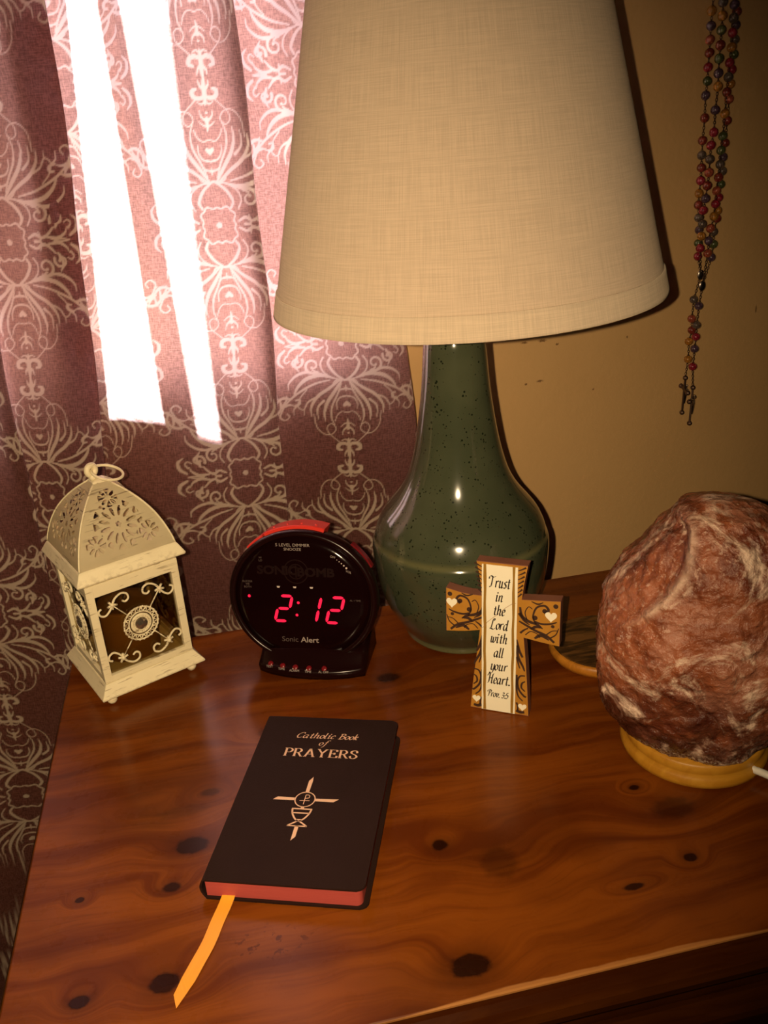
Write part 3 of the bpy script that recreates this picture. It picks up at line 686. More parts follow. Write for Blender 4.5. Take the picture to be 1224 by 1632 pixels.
SH0, SH1, SR0, SR1 = .2935, .552, .1520, .0925
def shade_surface(r0, z0, r1, z1, m, name, par, rows=40, seg=144, th=.0012, off=0.0):
    me = bpy.data.meshes.new(name); vs = []; uv = []; fs = []
    for side in (0, 1):
        for j in range(rows + 1):
            t = j / rows; r = r0 + (r1 - r0) * t + off - side * th; z = z0 + (z1 - z0) * t
            for i in range(seg):
                a = 2 * math.pi * i / seg; vs.append((r * math.cos(a), r * math.sin(a), z)); uv.append((a * .13 if i else 0, z, 0))
    n = (rows + 1) * seg
    for side in (0, 1):
        for j in range(rows):
            for i in range(seg):
                a = side * n + j * seg + i; b = side * n + j * seg + (i + 1) % seg
                f = (a, b, b + seg, a + seg); fs.append(f if side == 0 else f[::-1])
    for j in (0, rows):
        for i in range(seg):
            a = j * seg + i; b = j * seg + (i + 1) % seg; fs.append((b, a, a + n, b + n) if j == 0 else (a, b, b + n, a + n))
    me.from_pydata(vs, [], fs); at = me.attributes.new('cloth_uv', 'FLOAT_VECTOR', 'POINT'); at.data.foreach_set('vector', np.array(uv, np.float32).ravel())
    return link(name, me, m, par, True)
shp = bpy.data.objects.new('lamp_shade', None)
sh = shade_surface(SR0, SH0, SR1, SH1, M_SHADE, 'lamp_shade', tl)
tr = lambda z: SR0 + (SR1 - SR0) * (z - SH0) / (SH1 - SH0)
t1 = shade_surface(SR0 + .0003, SH0 - .0012, tr(SH0 + .0155), SH0 + .0155, M_TRIM, 'trim_band', sh, 6, 144, .0016, .0012)
t2 = shade_surface(tr(SH1 - .013), SH1 - .013, SR1, SH1 + .0012, M_TRIM, 'trim_band', sh, 6, 144, .0016, .0012)
bm = bmesh.new()
torus(bm, (0, 0, 0), SR1 - .0035, .0012, 64, 6, Matrix.Rotation(R_(90), 4, 'X'))
for v in bm.verts: v.co.z += SH1 - .004
for k in range(3):
    a = R_(120 * k + 15); tube(bm, [(0, 0, SH1 - .004), ((SR1 - .003) * math.cos(a), (SR1 - .003) * math.sin(a), SH1 - .004)], .0012, 6)
sphere(bm, (0, 0, SH1 + .004), .006); link('spider', bm, M_BRASS, sh, True)
sh.matrix_parent_inverse = Matrix(); sh.location = (.0160, -.0035, .0125)
sh.rotation_euler = (0, R_(-1.1), 0)

# ------------------------------------------------------------------ lantern
lan = thing('candle_lantern', 'distressed cream metal lantern with pierced domed roof and jewelled glass sides', 'lantern', (.060, .387, 0), R_(24.7))
def sq_stack(levels, name, m, par, bev=True):
    bm = bmesh.new(); rings = [[bm.verts.new((sx * h, sy * h, z)) for sx, sy in ((-1, -1), (1, -1), (1, 1), (-1, 1))] for h, z in levels]
    for a, b in zip(rings, rings[1:]):
        for k in range(4): bm.faces.new((a[k], a[(k + 1) % 4], b[(k + 1) % 4], b[k]))
    bm.faces.new(rings[0][::-1]); bm.faces.new(rings[-1])
    if bev: bmesh.ops.bevel(bm, geom=bm.edges[:], offset=.0004, segments=1, affect='EDGES')
    return link(name, bm, m, par)
sq_stack([(.0395, .0075), (.0400, .0098), (.0462, .0100), (.0468, .0115), (.0425, .0175), (.0408, .0200), (.0400, .0215)], 'base_plate', M_CREAM, lan)
for sx in (-1, 1):
    for sy in (-1, 1):
        bm = bmesh.new(); sphere(bm, (sx * .0365, sy * .0365, .0043), .0043, 18, 12); lathe(bm, [(.0022, .006), (.0022, .0078)], 10, sx * .0365, sy * .0365); link('foot', bm, M_CREAM, lan, True)
HB = .0395
def rot4(k): return Matrix.Rotation(R_(90 * k), 4, 'Z')
for k in range(4):
    bm = bmesh.new(); box(bm, -HB, -HB + .0065, -HB, -HB + .0065, .0215, .1125, .0005)
    bmesh.ops.transform(bm, matrix=rot4(k), verts=bm.verts); link('corner_post', bm, M_CREAM, lan)
def c_scroll(p, flip=1, s=1.0, rot=0.0):
    pts = [(-9, 4.5), (-7.2, 6.8), (-4.6, 6.2), (-4.4, 3.4), (-6.4, 2.6)][::-1]
    return pts
def ornament(k):
    bm = bmesh.new(); Y = -HB + .0012; cz = .0647
    T = lambda pts, r, closed=False: tube(bm, [(x * .001, Y, cz + z * .001) for x, z in pts], r * .001, 6, closed)
    ring = lambda R, r, n=40: T([(R * math.cos(2 * math.pi * i / n), R * 1.03 * math.sin(2 * math.pi * i / n)) for i in range(n)], r, True)
    ring(14.6, .8); ring(10.6, .7); ring(7.9, 1.3); ring(6.0, .9)
    for i in range(20):
        a = 2 * math.pi * i / 20; b = a + 2 * math.pi / 40
        T([(10.6 * math.cos(a), 10.9 * math.sin(a)), (14.6 * math.cos(b), 15 * math.sin(b))], .55); T([(14.6 * math.cos(b), 15 * math.sin(b)), (10.6 * math.cos(a + math.pi / 10), 10.9 * math.sin(a + math.pi / 10))], .55)
    for i in range(26):
        a = 2 * math.pi * i / 26; sphere(bm, (6.9 * math.cos(a) * .001, Y - .0010, cz + 7.1 * math.sin(a) * .001), .00055, 6, 4)
        a += .1; sphere(bm, (14.9 * math.cos(a) * .001, Y - .0002, cz + 15.4 * math.sin(a) * .001), .0009, 6, 4)
    for sx in (-1, 1):
        for sz in (-1, 1):
            q = lambda pts: [(sx * x, sz * z) for x, z in pts]
            T(q([(9.8, 11.4), (21.5, 26.5)]), .55)
            # two C scrolls meeting at the joint
            J = (20.5, 25.5)
            T(q([tuple(p) for p in catmull([J, (17.5, 30.0), (12.0, 33.0), (7.2, 31.2), (6.4, 26.8), (9.4, 24.6), (12.0, 26.4)], 6)]), .95)
            T(q([tuple(p) for p in catmull([J, (23.0, 21.0), (27.5, 17.6), (31.4, 19.4), (32.2, 23.2), (29.6, 25.0)], 6)]), .95)
            for a in range(5):
                th = R_(52 + 72 * a); T(q([J, (J[0] + 4.3 * math.cos(th), J[1] + 4.3 * math.sin(th))]), 1.0)
            sphere(bm, (sx * J[0] * .001, Y - .0006, cz + sz * J[1] * .001), .0020, 8, 6)
    bmesh.ops.transform(bm, matrix=rot4(k), verts=bm.verts); return bm
for k in range(4):
    bm = bmesh.new()
    box(bm, -HB + .0060, HB - .0060, -HB + .0004, -HB + .0050, .1015, .1125, .0004); bmesh.ops.transform(bm, matrix=rot4(k), verts=bm.verts); link('window_rail', bm, M_CREAM, lan)
    bm = bmesh.new(); box(bm, -HB + .0060, HB - .0060, -HB + .0004, -HB + .0050, .0215, .0272, .0004); bmesh.ops.transform(bm, matrix=rot4(k), verts=bm.verts); link('window_rail', bm, M_CREAM, lan)
    bm = bmesh.new(); box(bm, -HB + .0060, HB - .0060, -HB + .0036, -HB + .0044, .0262, .1025); bmesh.ops.transform(bm, matrix=rot4(k), verts=bm.verts); gp = link('glass_pane', bm, M_LGLASS, lan)
    orn = link('scroll_ornament', ornament(k), M_CREAM, lan, True)
    bm = bmesh.new()
    g = bmesh.ops.create_icosphere(bm, subdivisions=2, radius=.0055); bmesh.ops.scale(bm, vec=(1, .42, 1), verts=bm.verts)
    bmesh.ops.translate(bm, vec=(0, -HB + .0002, .0647), verts=bm.verts); bmesh.ops.transform(bm, matrix=rot4(k), verts=bm.verts); link('gem', bm, M_GEM, orn)
# eave: sloping flange, thin lip
sq_stack([(.0385, .1125), (.0388, .1160), (.0455, .1164), (.0462, .1180), (.0418, .1262), (.0405, .1275)], 'eave', M_CREAM, lan)
# pierced roof
RP = [(0, .0405), (.10, .0394), (.20, .0378), (.30, .0360), (.40, .0338), (.50, .0312), (.60, .0280), (.70, .0240), (.78, .0202), (.855, .0162), (.92, .0120), (.965, .0088), (1.0, .0062)]
RZ0, RZH = .1275, .0550
def rw(t): return float(np.interp(t, [a for a, _ in RP], [b for _, b in RP]))
def in_hole(x, a):
    """x across, a up the panel, in mm; rosette centre at a = 27"""
    def rose(cx, cy, sc, np_, ph, main):
        dx, dy = (x - cx) / sc, (y_ - cy) / sc; r = math.hypot(dx, dy); th = math.atan2(dy, dx)
        if main:
            if r < 2.6: return r < 1.5 + 1.0 * abs(math.cos(2.5 * th))
            if r > 22: return False
            k = round((th - ph) / (2 * math.pi / np_)); d = th - ph - k * 2 * math.pi / np_
            if 6.8 < r < 15.4:
                q = (r - 11.1) / 4.3; wdt = 1.35 * math.sqrt(max(0, 1 - q * q)); return abs(r * math.sin(d)) < wdt
            k = math.floor((th - ph) / (2 * math.pi / np_)); d = th - ph - (k + .5) * 2 * math.pi / np_
            if 13.6 < r < 19.6: return abs(r * math.sin(d)) < .25 + (r - 13.6) / 6.0 * 2.9 and abs(r * math.sin(d)) < 3.2
        else:
            if r > 9.0: return False
            k = math.floor((th - ph) / (2 * math.pi / np_)); d = th - ph - (k + .5) * 2 * math.pi / np_
            if 2.2 < r < 8.0:
                if k % 2: return abs(r * math.sin(d)) < .2 + (r - 2.2) / 5.8 * 2.3
                q = (r - 5.1) / 2.9; return abs(r * math.sin(d)) < 1.25 * math.sqrt(max(0, 1 - q * q))
        return False
    y_ = a
    subs = [(0, 27 + 22.5), (22.0, 27 - 11.5), (-22.0, 27 - 11.5)]
    for cx, cy in subs:
        if math.hypot(x - cx, y_ - cy) < 9.2: return rose(cx, cy, 1.0, 8, .2, False)
    return rose(0, 27, 1.0, 12, .13, True)
def roof_panel(k):
    bm = bmesh.new(); NXX, NT_ = 150, 116; vs = {}
    arc = [0]; pr = None
    tt = [j / NT_ for j in range(NT_ + 1)]
    for j in range(1, NT_ + 1): arc.append(arc[-1] + math.hypot(RZH / NT_, rw(tt[j]) - rw(tt[j - 1])))
    def V(i, j):
        if (i, j) not in vs:
            h = rw(tt[j]); x = -h + 2 * h * i / NXX; bul = 0
            vs[(i, j)] = bm.verts.new((x, -h, RZ0 + RZH * tt[j]))
        return vs[(i, j)]
    for j in range(NT_):
        h = rw((tt[j] + tt[j + 1]) / 2); a = (arc[j] + arc[j + 1]) / 2 * 1000 / arc[-1] * .064
        for i in range(NXX):
            x = (-h + 2 * h * (i + .5) / NXX) * 1000
            if abs(x) < h * 1000 - 3.0 and a > 4 and in_hole(x, a): continue
            bm.faces.new((V(i, j), V(i + 1, j), V(i + 1, j + 1), V(i, j + 1)))
    # soften the staircase along the cut-outs
    for _ in range(2):
        mv = {}
        for v in bm.verts:
            be = [e.other_vert(v).co for e in v.link_edges if e.is_boundary]
            if len(be) == 2 and abs(v.co.x) < -v.co.y - .0015 and v.co.z > RZ0 + .002: mv[v] = (v.co * 2 + be[0] + be[1]) / 4
        for v, c in mv.items(): v.co = c
    g = bmesh.ops.solidify(bm, geom=bm.faces[:], thickness=-.0007)
    bmesh.ops.transform(bm, matrix=rot4(k), verts=bm.verts); return bm
for k in range(4): link('roof_panel', roof_panel(k), M_CREAMR, lan)
bm = bmesh.new()
for sx, sy in ((-1, -1), (1, -1), (1, 1), (-1, 1)):
    tube(bm, [(sx * rw(t / 24) * .998, sy * rw(t / 24) * .998, RZ0 + RZH * t / 24) for t in range(25)], .0008, 6)
link('roof_seam', bm, M_CREAM, lan, True)
sq_stack([(.0066, .1822), (.0062, .1838), (.0030, .1850)], 'roof_cap', M_CREAM, lan)
bm = bmesh.new(); torus(bm, (-.0035, 0, .1925), .0040, .0025, 24, 10, Matrix.Rotation(R_(20), 4, 'Z')); sphere(bm, (-.0035, 0, .1872), .0036, 12, 8); link('finial_loop', bm, M_CREAM, lan, True)
bm = bmesh.new()
rd = Vector((.86, -.42, -.30)).normalized(); rp = Vector((.42, .86, .22)); rp = (rp - rd * rp.dot(rd)).normalized(); rc = Vector((-.0030, 0, .1925)) + rd * .0122
tube(bm, [rc + rd * .0125 * math.cos(math.pi * q / 18) + rp * .0105 * math.sin(math.pi * q / 18) for q in range(36)], .00115, 8, True); link('hanging_ring', bm, M_CREAM, lan, True)
cd = thing('pillar_candle', 'amber pillar candle standing inside the cream lantern', 'candle', (.060, .387, .0218), 0)
bm = bmesh.new(); lathe(bm, [(0, 0), (.0235, 0), (.0245, .001), (.0245, .046), (.0235, .0475), (.018, .046), (0, .0455)], 40); link('wax', bm, M_WAX, cd, True)
bm = bmesh.new(); tube(bm, [(0, 0, .045), (.0003, 0, .050), (.0012, 0, .054)], .0006, 6); link('wick', bm, M_WICK, cd)

# ------------------------------------------------------------------ alarm clock
ck = thing('alarm_clock', 'round black alarm clock with red digits and red top bar', 'clock', (.2185, .348, 0), R_(-22))
# local frame: x right along face, y back, z up; face plane tilted back 10 degrees
ct, st_ = math.cos(R_(10)), math.sin(R_(10))
CZ = .073
def fc(x, y, d=0.0):
    """x, y on the face in mm, d = mm in front of it"""
    return (x * .001, y * .001 * st_ - d * .001 * ct, CZ + y * .001 * ct + d * .001 * st_)
FM = Matrix(((1, 0, 0, 0), (0, st_, -ct, 0), (0, ct, st_, CZ), (0, 0, 0, 1)))   # face x, y, outward -> local
def fmat(x, y, d, rot=0.0): return FM @ Matrix.Translation((x * .001, y * .001, d * .001)) @ Matrix.Rotation(R_(rot), 4, 'Z')
CR = 63.5
bm = bmesh.new()
lathe(bm, [(0, -.040), (.034, -.040), (.0440, -.037), (.0545, -.029), (.0620, -.017), (.0648, -.008), (.0645, -.002), (.0628, .0010), (.0605, .0016), (.0590, .0006), (.0585, -.0008)], 96, cap=False)
bmesh.ops.transform(bm, matrix=FM @ Matrix.Translation((-.007, -.008, 0)) @ Matrix.Diagonal((1.026, .945, 1, 1)), verts=bm.verts); link('housing', bm, M_BLACK, ck, True)
bm = bmesh.new(); lathe(bm, [(0, -.003), (.0588, -.003), (.0588, -.0006), (.050, .0002), (0, .0003)], 96)
bmesh.ops.transform(bm, matrix=FM @ Matrix.Translation((-.007, -.008, 0)) @ Matrix.Diagonal((1.026, .945, 1, 1)), verts=bm.verts); link('face', bm, M_FACE, ck, True)
# pedestal: sweeps forward below the dial
bm = bmesh.new(); rows = []
pf = [(-58, -1.0, 46), (-62, -8, 45), (-66, -14, 45.5), (-69.5, -18.5, 46.5), (-71.0, -20.5, 47)]
NXp = 24
def ped(x, t):
    """front surface: t 0 top .. 1 bottom edge"""
    e = math.sqrt(max(0, 1 - (x / 49) ** 2 * .72))
    yb = -.0035 - (.004 + .021 * t ** .8) * e; z = .0200 * (1 - t) ** 1.35 * (0.55 + .45 * e) * .62 + .0088
    return (x * .001 * (1 + .03 * t), yb, z)
for j in range(9):
    rows.append([bm.verts.new(ped(-46 + 92 * i / NXp, j / 8)) for i in range(NXp + 1)])
for zz, sh_ in ((.0070, .0006), (.0006, -.0008)):
    rows.append([bm.verts.new((ped(-46 + 92 * i / NXp, 1)[0], ped(-46 + 92 * i / NXp, 1)[1] - sh_, zz)) for i in range(NXp + 1)])
back = [[bm.verts.new((r[i].co.x, .034, min(r[i].co.z, .024))) for i in range(NXp + 1)] for r in (rows[0], rows[-1])]
for a, b in zip(rows, rows[1:]):
    for i in range(NXp): bm.faces.new((a[i], b[i], b[i + 1], a[i + 1]))
for i in range(NXp):
    bm.faces.new((back[0][i], rows[0][i], rows[0][i + 1], back[0][i + 1])); bm.faces.new((rows[-1][i], back[1][i], back[1][i + 1], rows[-1][i + 1])); bm.faces.new((back[1][i], back[0][i], back[0][i + 1], back[1][i + 1]))
for s_ in (0, NXp): bm.faces.new([r[s_] for r in rows] + [back[1][s_], back[0][s_]])
pdl = link('pedestal', bm, M_BLACK, ck, True)
# front buttons
def pedp(x, zf): return Vector((x * .001 * 1.03, ped(x, 1)[1] - .0012, zf))
for n_, x in enumerate((-35, -23.7, -12.2, -.2, 12.9)):
    p = Vector(ped(x, .80)); bm = bmesh.new(); lathe(bm, [(.0024, -.001), (.0024, .0007), (.0017, .0012), (0, .0012)], 16)
    bmesh.ops.transform(bm, matrix=Matrix.Translation(p) @ Matrix.Rotation(R_(38), 4, 'X'), verts=bm.verts); link('button', bm, M_REDD, ck, True)
    txt = ('TEST', 'TIME', 'ALARM', 'TIME', 'AL OFF')[n_]
    q = Vector(ped(x, .97)) + Vector((0, -.0009, .0004)); font_text('caption', txt, M_PRINTG, ck, .0028, Matrix.Translation(q) @ Matrix.Rotation(R_(62), 4, 'X'), 1.0)
for x in (-13.9, -1.8):
    q = Vector(ped(x, .88)) + Vector((0, -.0006, .0004)); bm = bmesh.new(); sphere(bm, q, .0006, 8, 6); link('indicator_dot', bm, M_PRINTL, ck)
# snooze bar and side wheels
def arc_bar(r0, r1, a0, a1, d0, d1, m, name, ribs=0, n=24):
    bm = bmesh.new(); L = []
    for i in range(n + 1):
        a = R_(a0 + (a1 - a0) * i / n); c, s = math.cos(a), math.sin(a)
        L.append([bm.verts.new(fc(-7 + 1.026 * r * c, -8 + .945 * r * s, d)) for r, d in ((r0, d0), (r1 - .8, d0), (r1, d0 - 1), (r1, d1 + 1), (r1 - .8, d1), (r0, d1))])
    for a, b in zip(L, L[1:]):
        for k in range(6): bm.faces.new((a[k], a[(k + 1) % 6], b[(k + 1) % 6], b[k]))
    bm.faces.new(L[0]); bm.faces.new(L[-1][::-1])
    ob = link(name, bm, m, ck)
    if ribs:
        bm = bmesh.new()
        for q in range(ribs):
            a = R_(a0 + (a1 - a0) * (q + .7) / (ribs + .4)); sphere(bm, fc(-7 + 1.026 * r1 * math.cos(a), -8 + .945 * r1 * math.sin(a), (d0 + d1) / 2 + 5), .0012, 8, 6)
        link('grip_bumps', bm, m, ob, True)
    return ob
arc_bar(58, 67.8, 72, 118, -5, -26, M_RED, 'snooze_bar', 4)
arc_bar(58, 66.4, 122, 138, -10, -24, M_RED, 'thumb_wheel'); arc_bar(58, 65.4, 26, 50, -9, -18, M_REDD, 'thumb_wheel')
# digits: true seven-segment strokes
fp = lambda d: (lambda x, y: fc(x, y, d))
def segs(x0, y0, w_, h_, on, sl=.26):
    bm = bmesh.new(); t_ = 2.6
    P = lambda u, v: np.array((x0 + u * w_ + sl * (v - .5) * h_ , y0 + v * h_))
    S_ = {'a': ((0, 1), (1, 1)), 'b': ((1, 1), (1, .5)), 'c': ((1, .5), (1, 0)), 'd': ((0, 0), (1, 0)), 'e': ((0, .5), (0, 0)), 'f': ((0, 1), (0, .5)), 'g': ((0, .5), (1, .5))}
    for k in on:
        a, b = (P(*q) for q in S_[k]); d = (b - a) / np.hypot(*(b - a)); a = a + d * .8; b = b - d * .8; m_ = (a + b) / 2
        ribbon(bm, [a + (b - a) * i / 10 for i in range(11)], lambda t: t_ * min(1, .35 + 4 * min(t, 1 - t)), fp(.62))
    return bm
for x0, on in ((-29.2, 'abged'), (16.6, 'abged')): link('digit', segs(x0, -28.8, 10.8, 23.0, on), M_LED, ck)
link('digit', segs(-3.4, -28.8, 10.8, 23.0, 'bc'), M_LED, ck)
bm = bmesh.new(); disc(bm, -10.4, -11.6, 1.25, fp(.62)); disc(bm, -12.2, -22.9, 1.25, fp(.62)); link('colon', bm, M_LED, ck)
bm = bmesh.new(); disc(bm, -54.2, -6.8, 1.3, fp(.8)); link('indicator_light', bm, M_LED, ck)
bm = bmesh.new()
for x in (-27.4, -12.8, 2.0): poly(bm, [(x - 1.5, 3.1), (x + 1.5, 3.1), (x + 1.0, 1.6), (x - 1.0, 1.6)], fp(.6))
link('sensor_marks', bm, M_PRINTL, ck)
font_text('lettering', '5 LEVEL DIMMER', M_PRINTG, ck, .0037, fmat(-12.8, 40.0, .62), 1.12); font_text('lettering', 'SNOOZE', M_PRINTG, ck, .0035, fmat(-13, 36.3, .62), 1.1)
font_text('lettering', 'Sonic', M_PRINTD, ck, .0066, fmat(-19.6, -45.8, .62), 1.05); font_text('lettering', 'Alert', M_PRINTG, ck, .0068, fmat(-1.9, -45.8, .62), 1.12, .0001)
font_text('lettering', 'OFF', M_PRINTG, ck, .0027, fmat(22, 30.4, .62, -18)); font_text('lettering', 'VOL', M_PRINTG, ck, .0027, fmat(35.2, 17.6, .62, -20))
font_text('lettering', 'SONIC', M_EMB, ck, .0105, fmat(-27.5, 17.0, .50), 1.15, .0004); font_text('lettering', 'BOMB', M_EMB, ck, .0105, fmat(6.2, 15.8, .50), 1.15, .0004)
font_text('lettering', 'AL 1 TIME', M_PRINTD, ck, .0022, fmat(40, -8, .62)); font_text('lettering', 'BUZZER\nVIB\nBOTH', M_PRINTD, ck, .0025, fmat(-62 + 7, 4, .62)); font_text('lettering', 'HI\nLO', M_PRINTD, ck, .0025, fmat(-42, 27, .62))
bm = bmesh.new(); n = 30
for R0 in (10.5, 6.5): ribbon(bm, [np.array((-11 + R0 * math.cos(2 * math.pi * i / n), 16.5 + R0 * math.sin(2 * math.pi * i / n))) for i in range(n + 1)], lambda t: 1.0, fp(.5))
ribbon(bm, [np.array((-11., 11.)), np.array((-11., 22.))], lambda t: 1.4, fp(.5)); link('emblem_ring', bm, M_EMB, ck)
bm = bmesh.new()
for i, (x, y) in enumerate(((25.5, 28), (27.4, 26.5), (29.3, 24.9), (31.3, 23.1), (33.4, 21.0))): disc(bm, x, y, .35 + .13 * i, fp(.62), 10)
link('volume_dots', bm, M_PRINTL, ck)

# ------------------------------------------------------------------ standing cross plaque
cp = thing('cross_plaque', 'small standing cross plaque with ivory centre strip reading a scripture verse', 'cross', (.34915, .2345, 0), R_(-31.7))
t4 = R_(4); PT = .0105
def cf(x, y, d=0.0):  # mm on the front face, d mm in front of it
    return (x * .001, y * .001 * math.sin(t4) - d * .001 * math.cos(t4), y * .001 * math.cos(t4) + d * .001 * math.sin(t4) + .0004)
def out_pts():
    r = []
    def add(ps, n=6): r.extend([tuple(p) for p in catmull(ps, n)][:-1])
    add([(-23.2, 0), (-21.0, 25), (-18.2, 48), (-15.6, 71)]); add([(-15.6, 71), (-28, 68.4), (-42.6, 66.6)]); r.append((-42.6, 66.6))
    add([(-42.4, 104.0), (-28, 101.2), (-14.2, 100.8)]); add([(-14.2, 100.8), (-15.6, 115), (-18.2, 129.5)]); r.append((-18.2, 129.5))
    add([(21.0, 129.5), (18.6, 115), (16.8, 101.4)]); add([(16.8, 101.4), (30, 102.4), (46, 103.6)]); r.append((46, 103.6))
    add([(46, 66.0), (32, 67.5), (18.8, 69.5)]); add([(18.8, 69.5), (20.8, 48), (22.4, 25), (23.8, 0)]); r.append((23.8, 0)); return r
OUT = out_pts()
bm = bmesh.new(); prism(bm, [(x, y) for x, y in OUT], -.1, -PT * 1000, lambda x, z, y: cf(x, z, y)); link('cross_body', bm, M_RESIN, cp)
bm = bmesh.new()
for f in (bmesh.ops.triangle_fill(bm, use_beauty=True, edges=[bm.edges.new((a, b)) for a, b in (lambda V: zip(V, V[1:] + V[:1]))([bm.verts.new(cf(x * .992 + .0, .6 + y * .991, .02)) for x, y in OUT])]),): pass
link('painted_front', bm, M_OCHRE, cp)
# wedge-shaped prop behind
bm = bmesh.new()
a = [bm.verts.new(cf(*q)) for q in ((-15, 0.4, -PT * 1000), (17, 0.4, -PT * 1000), (12, 70, -PT * 1000), (-10, 70, -PT * 1000))]
b = [bm.verts.new((x * .001, .030, .0005)) for x in (-13, 16)]
bm.faces.new((a[0], a[1], b[1], b[0])); bm.faces.new((a[1], a[2], b[1])); bm.faces.new((a[0], b[0], a[3])); bm.faces.new((a[3], b[0], b[1], a[2])); bm.faces.new(a); link('rear_prop', bm, M_RESIN, cp)
FC = lambda d: (lambda x, y: cf(x, y, d))
def stripe(x0, x1, m, name, d):
    bm = bmesh.new(); n = 12; L = []
    for i in range(n + 1):
        y = .6 + 127.0 * i / n; L.append((bm.verts.new(cf(x0 + .25 * math.sin(i * 2.1 + x0), y, d)), bm.verts.new(cf(x1 + .25 * math.sin(i * 1.7 + x1), y, d))))
    for p, q in zip(L, L[1:]): bm.faces.new((p[0], p[1], q[1], q[0]))
    return link(name, bm, m, cp)
# raised centre strip
bm = bmesh.new()
prism(bm, [(-13.9, .4), (-13.9, 127.4), (13.6, 127.4), (12.9, .4)], .02, .5, lambda x, z, y: cf(x, z, y)); link('centre_strip', bm, M_IVORY, cp)
for a, b in ((-12.6, -10.4), (9.6, 11.6)): stripe(a, b, M_GOLD, 'gold_line', .56)
bm = bmesh.new(); ribbon(bm, [np.array(p) for p in ((-13.5, 73.5), (-12, 75), (-9.5, 79), (-6, 82.5), (0, 88), (4, 92.5), (9.5, 97), (12.5, 98))], lambda t: .32, FC(.60)); link('crack', bm, plain('crack_brown', (.30, .15, .06), .7), cp)
def scrolls():
    bm = bmesh.new(); F = FC(.06)
    def s(ps, w0, w1=None, wm=None):
        w1 = w0 if w1 is None else w1
        ribbon(bm, catmull(ps, 8), (lambda t: w0 + (w1 - w0) * t) if wm is None else (lambda t: (w0 * (1 - t) ** 2 + 3 * wm * t * (1 - t) + w1 * t * t)), F)
    for sx, ox in ((1, 0), (-1, 3)):
        q = lambda ps: [(sx * x - (ox if sx < 0 else 0) * -1, y) for x, y in ps]
        s(q([(15, 83), (21, 80), (28, 76.5), (36, 73.5), (42, 68.5)]), 1.4, 1.8, 1.7)
        s(q([(15, 90), (19, 84), (23, 81)]), 2.8, .8); s(q([(15.5, 95), (17, 88), (22, 84), (29, 82), (33, 79)]), 1.6, .8, 2.4)
        s(q([(28, 82), (25.5, 88), (28, 96), (34, 98.5), (37, 95), (34, 92)]), 1.2, 2.4, 1.0); disc(bm, *q([(34.2, 94)])[0], 1.9, F)
        s(q([(27, 84.5), (32, 83), (39, 84), (43.5, 86)]), 1.2, .8, 1.5)
        s(q([(21, 85), (19.5, 91), (22, 96), (25, 94.5)]), .9, .7); disc(bm, *q([(27, 87.5)])[0], 2.0, F)
        s(q([(24, 77.5), (28, 80), (32, 79.5)]), 1.2, .6, 2.6); s(q([(20, 72), (24, 75.5), (29, 74), (31, 71)]), .9, .7)
        s(q([(27, 70), (32, 73.2), (38, 70)]), 1.4, .8, 2.8); s(q([(36, 74.5), (40, 78), (44.5, 79)]), 1.0, .6); s(q([(39, 72), (43, 75.5), (45, 81)]), 1.2, .7)
        disc(bm, *q([(40.5, 82)])[0], 1.4, F); disc(bm, *q([(42.3, 99)])[0], 1.9, F); s(q([(24, 100.8), (29, 99.2), (33, 101)]), .6, .6, 1.4); s(q([(16, 73), (19, 76), (22, 78)]), 1.8, 1.0)
    # head: radiating strokes
    for sx, o_ in ((1, .6), (-1, .4)):
        for i in range(7):
            y = 104 + 3.6 * i; x0 = 13.6 if sx > 0 else 13.2; x1 = 15.2 + (y - 101) * .14
            s([(sx * x0, y - 1), (sx * (x0 + x1 + .6) / 2, y + .3), (sx * (x1 + 1), y + 2.2)], .6, 1.5)
    # foot
    for sx in (1, -1):
        o_ = 0 if sx > 0 else 1.0
        s([(sx * 13.6, 67), (sx * 15.5, 58), (sx * 18.2, 52)], .8, 1.6, 1.8); s([(sx * 13.8, 62), (sx * 14.8, 52), (sx * 18.6, 44), (sx * 20, 40)], 2.0, 1.0, 1.6); s([(sx * 13.6, 52), (sx * 15, 46), (sx * 16.2, 42)], 1.5, .9)
        s([(sx * 20.4, 36), (sx * 16.4, 35), (sx * 14.6, 30), (sx * 15.8, 23), (sx * 19.6, 18), (sx * 21.6, 17)], 1.1, 1.5, 1.3); s([(sx * 20.6, 31), (sx * 18.2, 29), (sx * 17.8, 25), (sx * 20.6, 22)], .9, .9, 1.4)
        s([(sx * 13.8, 36), (sx * 13.9, 24), (sx * 15.4, 17), (sx * 19, 13)], 1.8, 1.0); s([(sx * 14, 4), (sx * 17, 2.6), (sx * 20.5, 3)], 3.0, 2.2); s([(sx * 14, 11), (sx * 15, 8), (sx * 15.2, 4)], 1.6, 1.4)
    return bm
link('scrollwork', scrolls(), M_SCROLL, cp)
for hx, hy, r in ((-37.8, 92, 4.4), (39.0, 90.2, 4.5), (-18.2, 9.2, 3.3), (18.8, 7.6, 3.4)):
    bm = bmesh.new(); pts = []
    for i in range(28):
        a = 2 * math.pi * i / 28; pts.append((hx + r * .062 * 16 * math.sin(a) ** 3, hy + r * .066 * (13 * math.cos(a) - 5 * math.cos(2 * a) - 2 * math.cos(3 * a) - math.cos(4 * a))))
    prism(bm, pts, .03, .35, lambda x, z, y: cf(x, z, y)); link('heart', bm, M_IVORY, cp)
bm = bmesh.new(); N_ = (1.3 * math.cos(R_(35)), 1.3 * math.sin(R_(35))); F6 = FC(.60)
